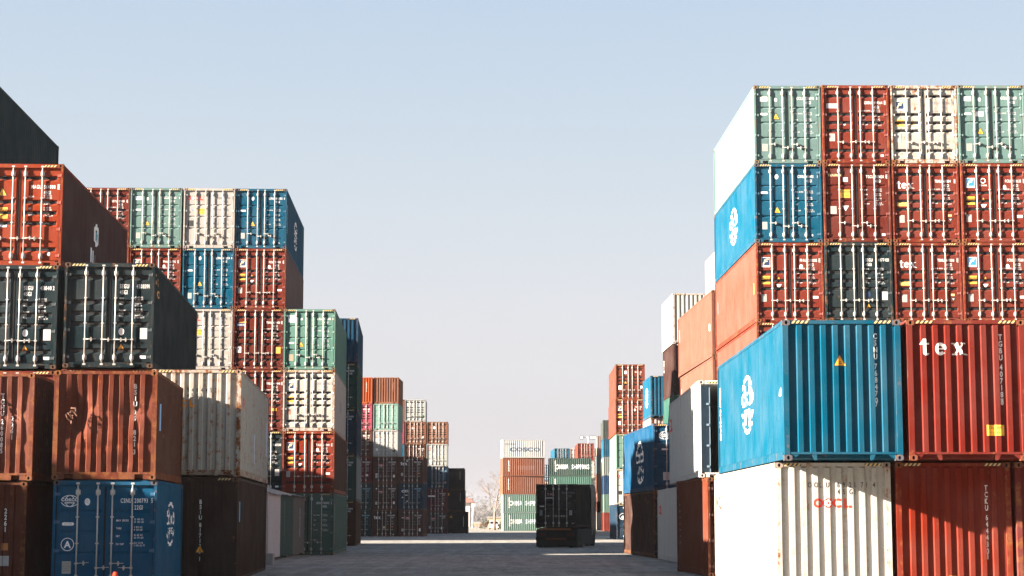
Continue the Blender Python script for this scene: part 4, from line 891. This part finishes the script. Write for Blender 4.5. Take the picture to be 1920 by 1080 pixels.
for i in range(5):
    bm = bmesh.new(); box(bm, -.5, .5, -.04, .04, .55, .95)
    for s in (-1, 1): tube(bm, (s*.38, -.25, 0), (s*.3, 0, 1.0), .035); tube(bm, (s*.38, .25, 0), (s*.3, 0, 1.0), .035)
    o = link('road_barrier', mesh('road_barrier', bm, BARR), None, loc=(-6.5 + 1.15 * i, 330 + (i % 2), 0)); tag(o, 'small orange barrier in the row across the far hazy gap', 'barrier', 'orange barriers in the far gap')
bk = empty('block_shed', (-3.6, 325, 0)); tag(bk, 'low sandy flat-roofed shed left of the far centre stack', 'shed')
bm = bmesh.new(); box(bm, -.6, 2.6, 0, 4, 0, 1.95); link('wall', mesh('wall', bm, simple('sandy_block', (.34, .26, .18), .9)), bk)
bm = bmesh.new(); box(bm, -.75, 2.75, -.15, 4.15, 1.951, 2.1); link('roof', mesh('roof', bm, CONC), bk)
vn = empty('parked_car', (-3.0, 318, 0)); tag(vn, 'tiny white parked car in front of the sandy shed', 'car')
bm = bmesh.new(); prism(bm, [(-.85, .3), (.85, .3), (.88, .85), (.7, 1.4), (-.7, 1.4), (-.88, .85)], 0, 3.6); bmesh.ops.bevel(bm, geom=bm.edges[:], offset=.08, segments=2); link('body', mesh('body', bm, simple('car_white', (.7, .69, .67), .4)), vn)
bm = bmesh.new(); prism(bm, [(-.7, .92), (.7, .92), (.58, 1.32), (-.58, 1.32)], -.02, -.005); link('rear_window', mesh('rear_window', bm, DARK), vn)
for s in (-1, 1):
    for y in (.7, 2.9): bm = bmesh.new(); tube(bm, (s*.72 - .1, y, .3), (s*.72 + .1, y, .3), .3, n=14); link('wheel', mesh('wheel', bm, TYRE), vn)
LEAF = simple('haze_pale_foliage', (.13, .125, .085), .8, var=.4, scale=2)  # leaf colour lightened to stand for distance haze
def leafy(m):                                                   # thin leaves let half the light through
    n = m.node_tree; b = n.nodes['Principled BSDF']; o = n.nodes['Material Output']; t = n.nodes.new('ShaderNodeBsdfTranslucent'); x = n.nodes.new('ShaderNodeMixShader'); x.inputs[0].default_value = .5
    n.links.new(b.inputs['Base Color'].links[0].from_socket, t.inputs['Color']); n.links.new(b.outputs[0], x.inputs[1]); n.links.new(t.outputs[0], x.inputs[2]); n.links.new(x.outputs[0], o.inputs['Surface']); return m
leafy(LEAF)
def leaves(bm, n, f):
    for _ in range(n):
        p, s_ = f(); q = Vector((random.gauss(0, 1), random.gauss(0, 1), random.gauss(0, 1))).normalized(); u = q.orthogonal().normalized() * s_; v = q.cross(u).normalized() * s_ * .6
        bm.faces.new([bm.verts.new(p + d) for d in (u, v, -u, -v)])
def bush(x, y, r, label):
    b_ = empty('bush', (x, y, 0)); tag(b_, label, 'bush', 'bushes by the far shed')
    bm = bmesh.new()
    for k_ in range(5): tube(bm, (0, 0, 0), (random.uniform(-r, r)*.5, random.uniform(-r, r)*.5, r*1.2), .04, .015, 5)
    link('stem', mesh('stem', bm, BARK), b_)
    cl = [(Vector((random.uniform(-r, r)*.7, random.uniform(-r, r)*.7, random.uniform(.4, 1.5)*r)), random.uniform(.25, .5)*r) for _ in range(7)]
    def f():
        c_, q = random.choice(cl); return c_ + Vector((random.gauss(0, .5), random.gauss(0, .5), random.gauss(0, .5))) * q, random.uniform(.06, .12)
    bm = bmesh.new(); leaves(bm, 700, f); link('foliage', mesh('foliage', bm, LEAF), b_)
bush(-4.6, 316, .9, 'haze-pale bush left of the tiny white car'); bush(-1.95, 317, .8, 'haze-pale bush right of the tiny white car')
def branch(bm, p, d, r, ln, depth, tips):
    q = p + d * ln; tube(bm, p, q, r, r * .66, 6 if depth > 2 else 4, cap=False)
    if depth == 0: tips.append(q); return
    for _ in range(random.choice((2, 3))):
        e = (d + Vector((random.gauss(0, .5), random.gauss(0, .5), random.gauss(.12, .32)))).normalized(); branch(bm, q, e, r * .62, ln * random.uniform(.68, .86), depth - 1, tips)
def tree(x, y, h, label, nleaf, dep=5):
    t_ = empty('bare_tree', (x, y, 0)); tag(t_, label, 'tree', 'thin trees beyond the far stacks')
    bm = bmesh.new(); tips = []; tube(bm, (0, 0, 0), (0, 0, h*.3), h*.022, h*.017, 8)
    for k_ in range(4): branch(bm, Vector((0, 0, h*.3)), Vector((random.gauss(0, .45), random.gauss(0, .45), 1)).normalized(), h*.012, h*.2, dep, tips)
    link('trunk', mesh('trunk', bm, BARK), t_)
    bm = bmesh.new()
    def f(): return random.choice(tips) + Vector((random.gauss(0, .35), random.gauss(0, .35), random.gauss(0, .3))), random.uniform(.05, .13)
    leaves(bm, nleaf, f); link('crown', mesh('crown', bm, LEAF), t_)
tree(-2.7, 296, 9.2, 'thin bare tree behind the left edge of the far centre stack', 260)
tree(5.2, 330, 11.4, 'thin brownish tree top just showing beside the small blue container', 700)
bm = bmesh.new()
hts = {}
def f():
    x = random.uniform(-70, 50); k_ = int(x // 7); hts.setdefault(k_, random.uniform(8, 17)); return Vector((x, random.uniform(1300, 1440), abs(random.gauss(0, .45)) * hts[k_])), random.uniform(.5, 1.0)
leaves(bm, 26000, f); o = link('far_trees', mesh('far_trees', bm, leafy(simple('hazed_far_foliage', (.20, .185, .175), .9, var=.2, scale=.2)))); tag(o, 'far grey band of trees fading into haze', 'trees', kind='stuff')  # leaves coloured pale to paint in thicker haze

# ---------------------------------------------------------------- ground
m, n, b = newmat('yard_concrete')
tc = n.nodes.new('ShaderNodeTexCoord'); v = tc.outputs['Object']
mpa = nd(n, 'ShaderNodeMapping'); mpa.inputs['Scale'].default_value = (1.6, .35, 1); mpa.inputs['Rotation'].default_value = (.4, .3, .6); n.links.new(v, mpa.inputs['Vector'])
n1 = noise(n, v, .09, 5, .6); n2 = noise(n, mpa.outputs[0], 1.0, 9, .75); mpb = nd(n, 'ShaderNodeMapping'); mpb.inputs['Scale'].default_value = (6, .6, 1); mpb.inputs['Rotation'].default_value = (.3, .5, .7); n.links.new(v, mpb.inputs['Vector']); n3 = noise(n, mpb.outputs[0], 1.0, 4, .7)
mp = nd(n, 'ShaderNodeMapping'); mp.inputs['Scale'].default_value = (1.1, .05, 1); mp.inputs['Rotation'].default_value = (0, 0, .12); n.links.new(v, mp.inputs['Vector'])
n4 = noise(n, mp.outputs[0], 1.6, 6, .65)
wv = nd(n, 'ShaderNodeTexWave', Scale=.16, Distortion=9., Detail=3.); wv.wave_type = 'RINGS'; mp2_ = nd(n, 'ShaderNodeMapping'); mp2_.inputs['Location'].default_value = (14, -60, 0); mp2_.inputs['Scale'].default_value = (1, .35, 1); n.links.new(v, mp2_.inputs['Vector']); n.links.new(mp2_.outputs[0], wv.inputs['Vector'])
c = mixc(n, ramp(n, n1, .3, .7), (.19, .178, .155), (.29, .272, .235))
c = mixc(n, math_(n, 'MULTIPLY', ramp(n, n2, .44, .62), .75), c, (.09, .086, .078))
c = mixc(n, math_(n, 'MULTIPLY', ramp(n, n4, .50, .68), .42), c, (.40, .38, .34))
c = mixc(n, math_(n, 'MULTIPLY', ramp(n, wv.outputs['Fac'], .80, .97), .2), c, (.42, .40, .36))
c = mixc(n, math_(n, 'MULTIPLY', ramp(n, n3, .56, .68), .75), c, (.05, .047, .045))
n.links.new(c, b.inputs['Base Color']); b.inputs['Roughness'].default_value = .9
bp = nd(n, 'ShaderNodeBump', Strength=.35, Distance=.03); n.links.new(math_(n, 'ADD', n2, math_(n, 'MULTIPLY', n3, .4)), bp.inputs['Height']); bp.inputs['Strength'].default_value = .12; n.links.new(bp.outputs[0], b.inputs['Normal'])
bm = bmesh.new(); bm.faces.new([bm.verts.new(p) for p in ((-700, -200, 0), (700, -200, 0), (700, 1500, 0), (-700, 1500, 0))])
g = link('ground', mesh('ground', bm, m)); tag(g, kind='structure')
for y, x0, x1 in ((196, 5.5, 40), (232, 4.5, 40)):
    bm = bmesh.new(); box(bm, x0, x1, y, y + .5, 0, .22); bmesh.ops.bevel(bm, geom=bm.edges[:], offset=.03); tag(link('kerb', mesh('kerb', bm, CONC)), kind='structure')

# ---------------------------------------------------------------- haze
m = bpy.data.materials.new('haze_air'); m.use_nodes = True; n = m.node_tree; n.nodes.clear()
ou = n.nodes.new('ShaderNodeOutputMaterial'); pv = n.nodes.new('ShaderNodeVolumePrincipled')
pv.inputs['Color'].default_value = (.93, .93, .95, 1); pv.inputs['Density'].default_value = .0001; pv.inputs['Anisotropy'].default_value = .2
n.links.new(pv.outputs[0], ou.inputs['Volume'])
bm = bmesh.new(); box(bm, -720, 720, -220, 1520, -1, 21)
hz = link('haze', mesh('haze', bm, m)); tag(hz, 'thin pale haze lying over the whole yard', kind='stuff')
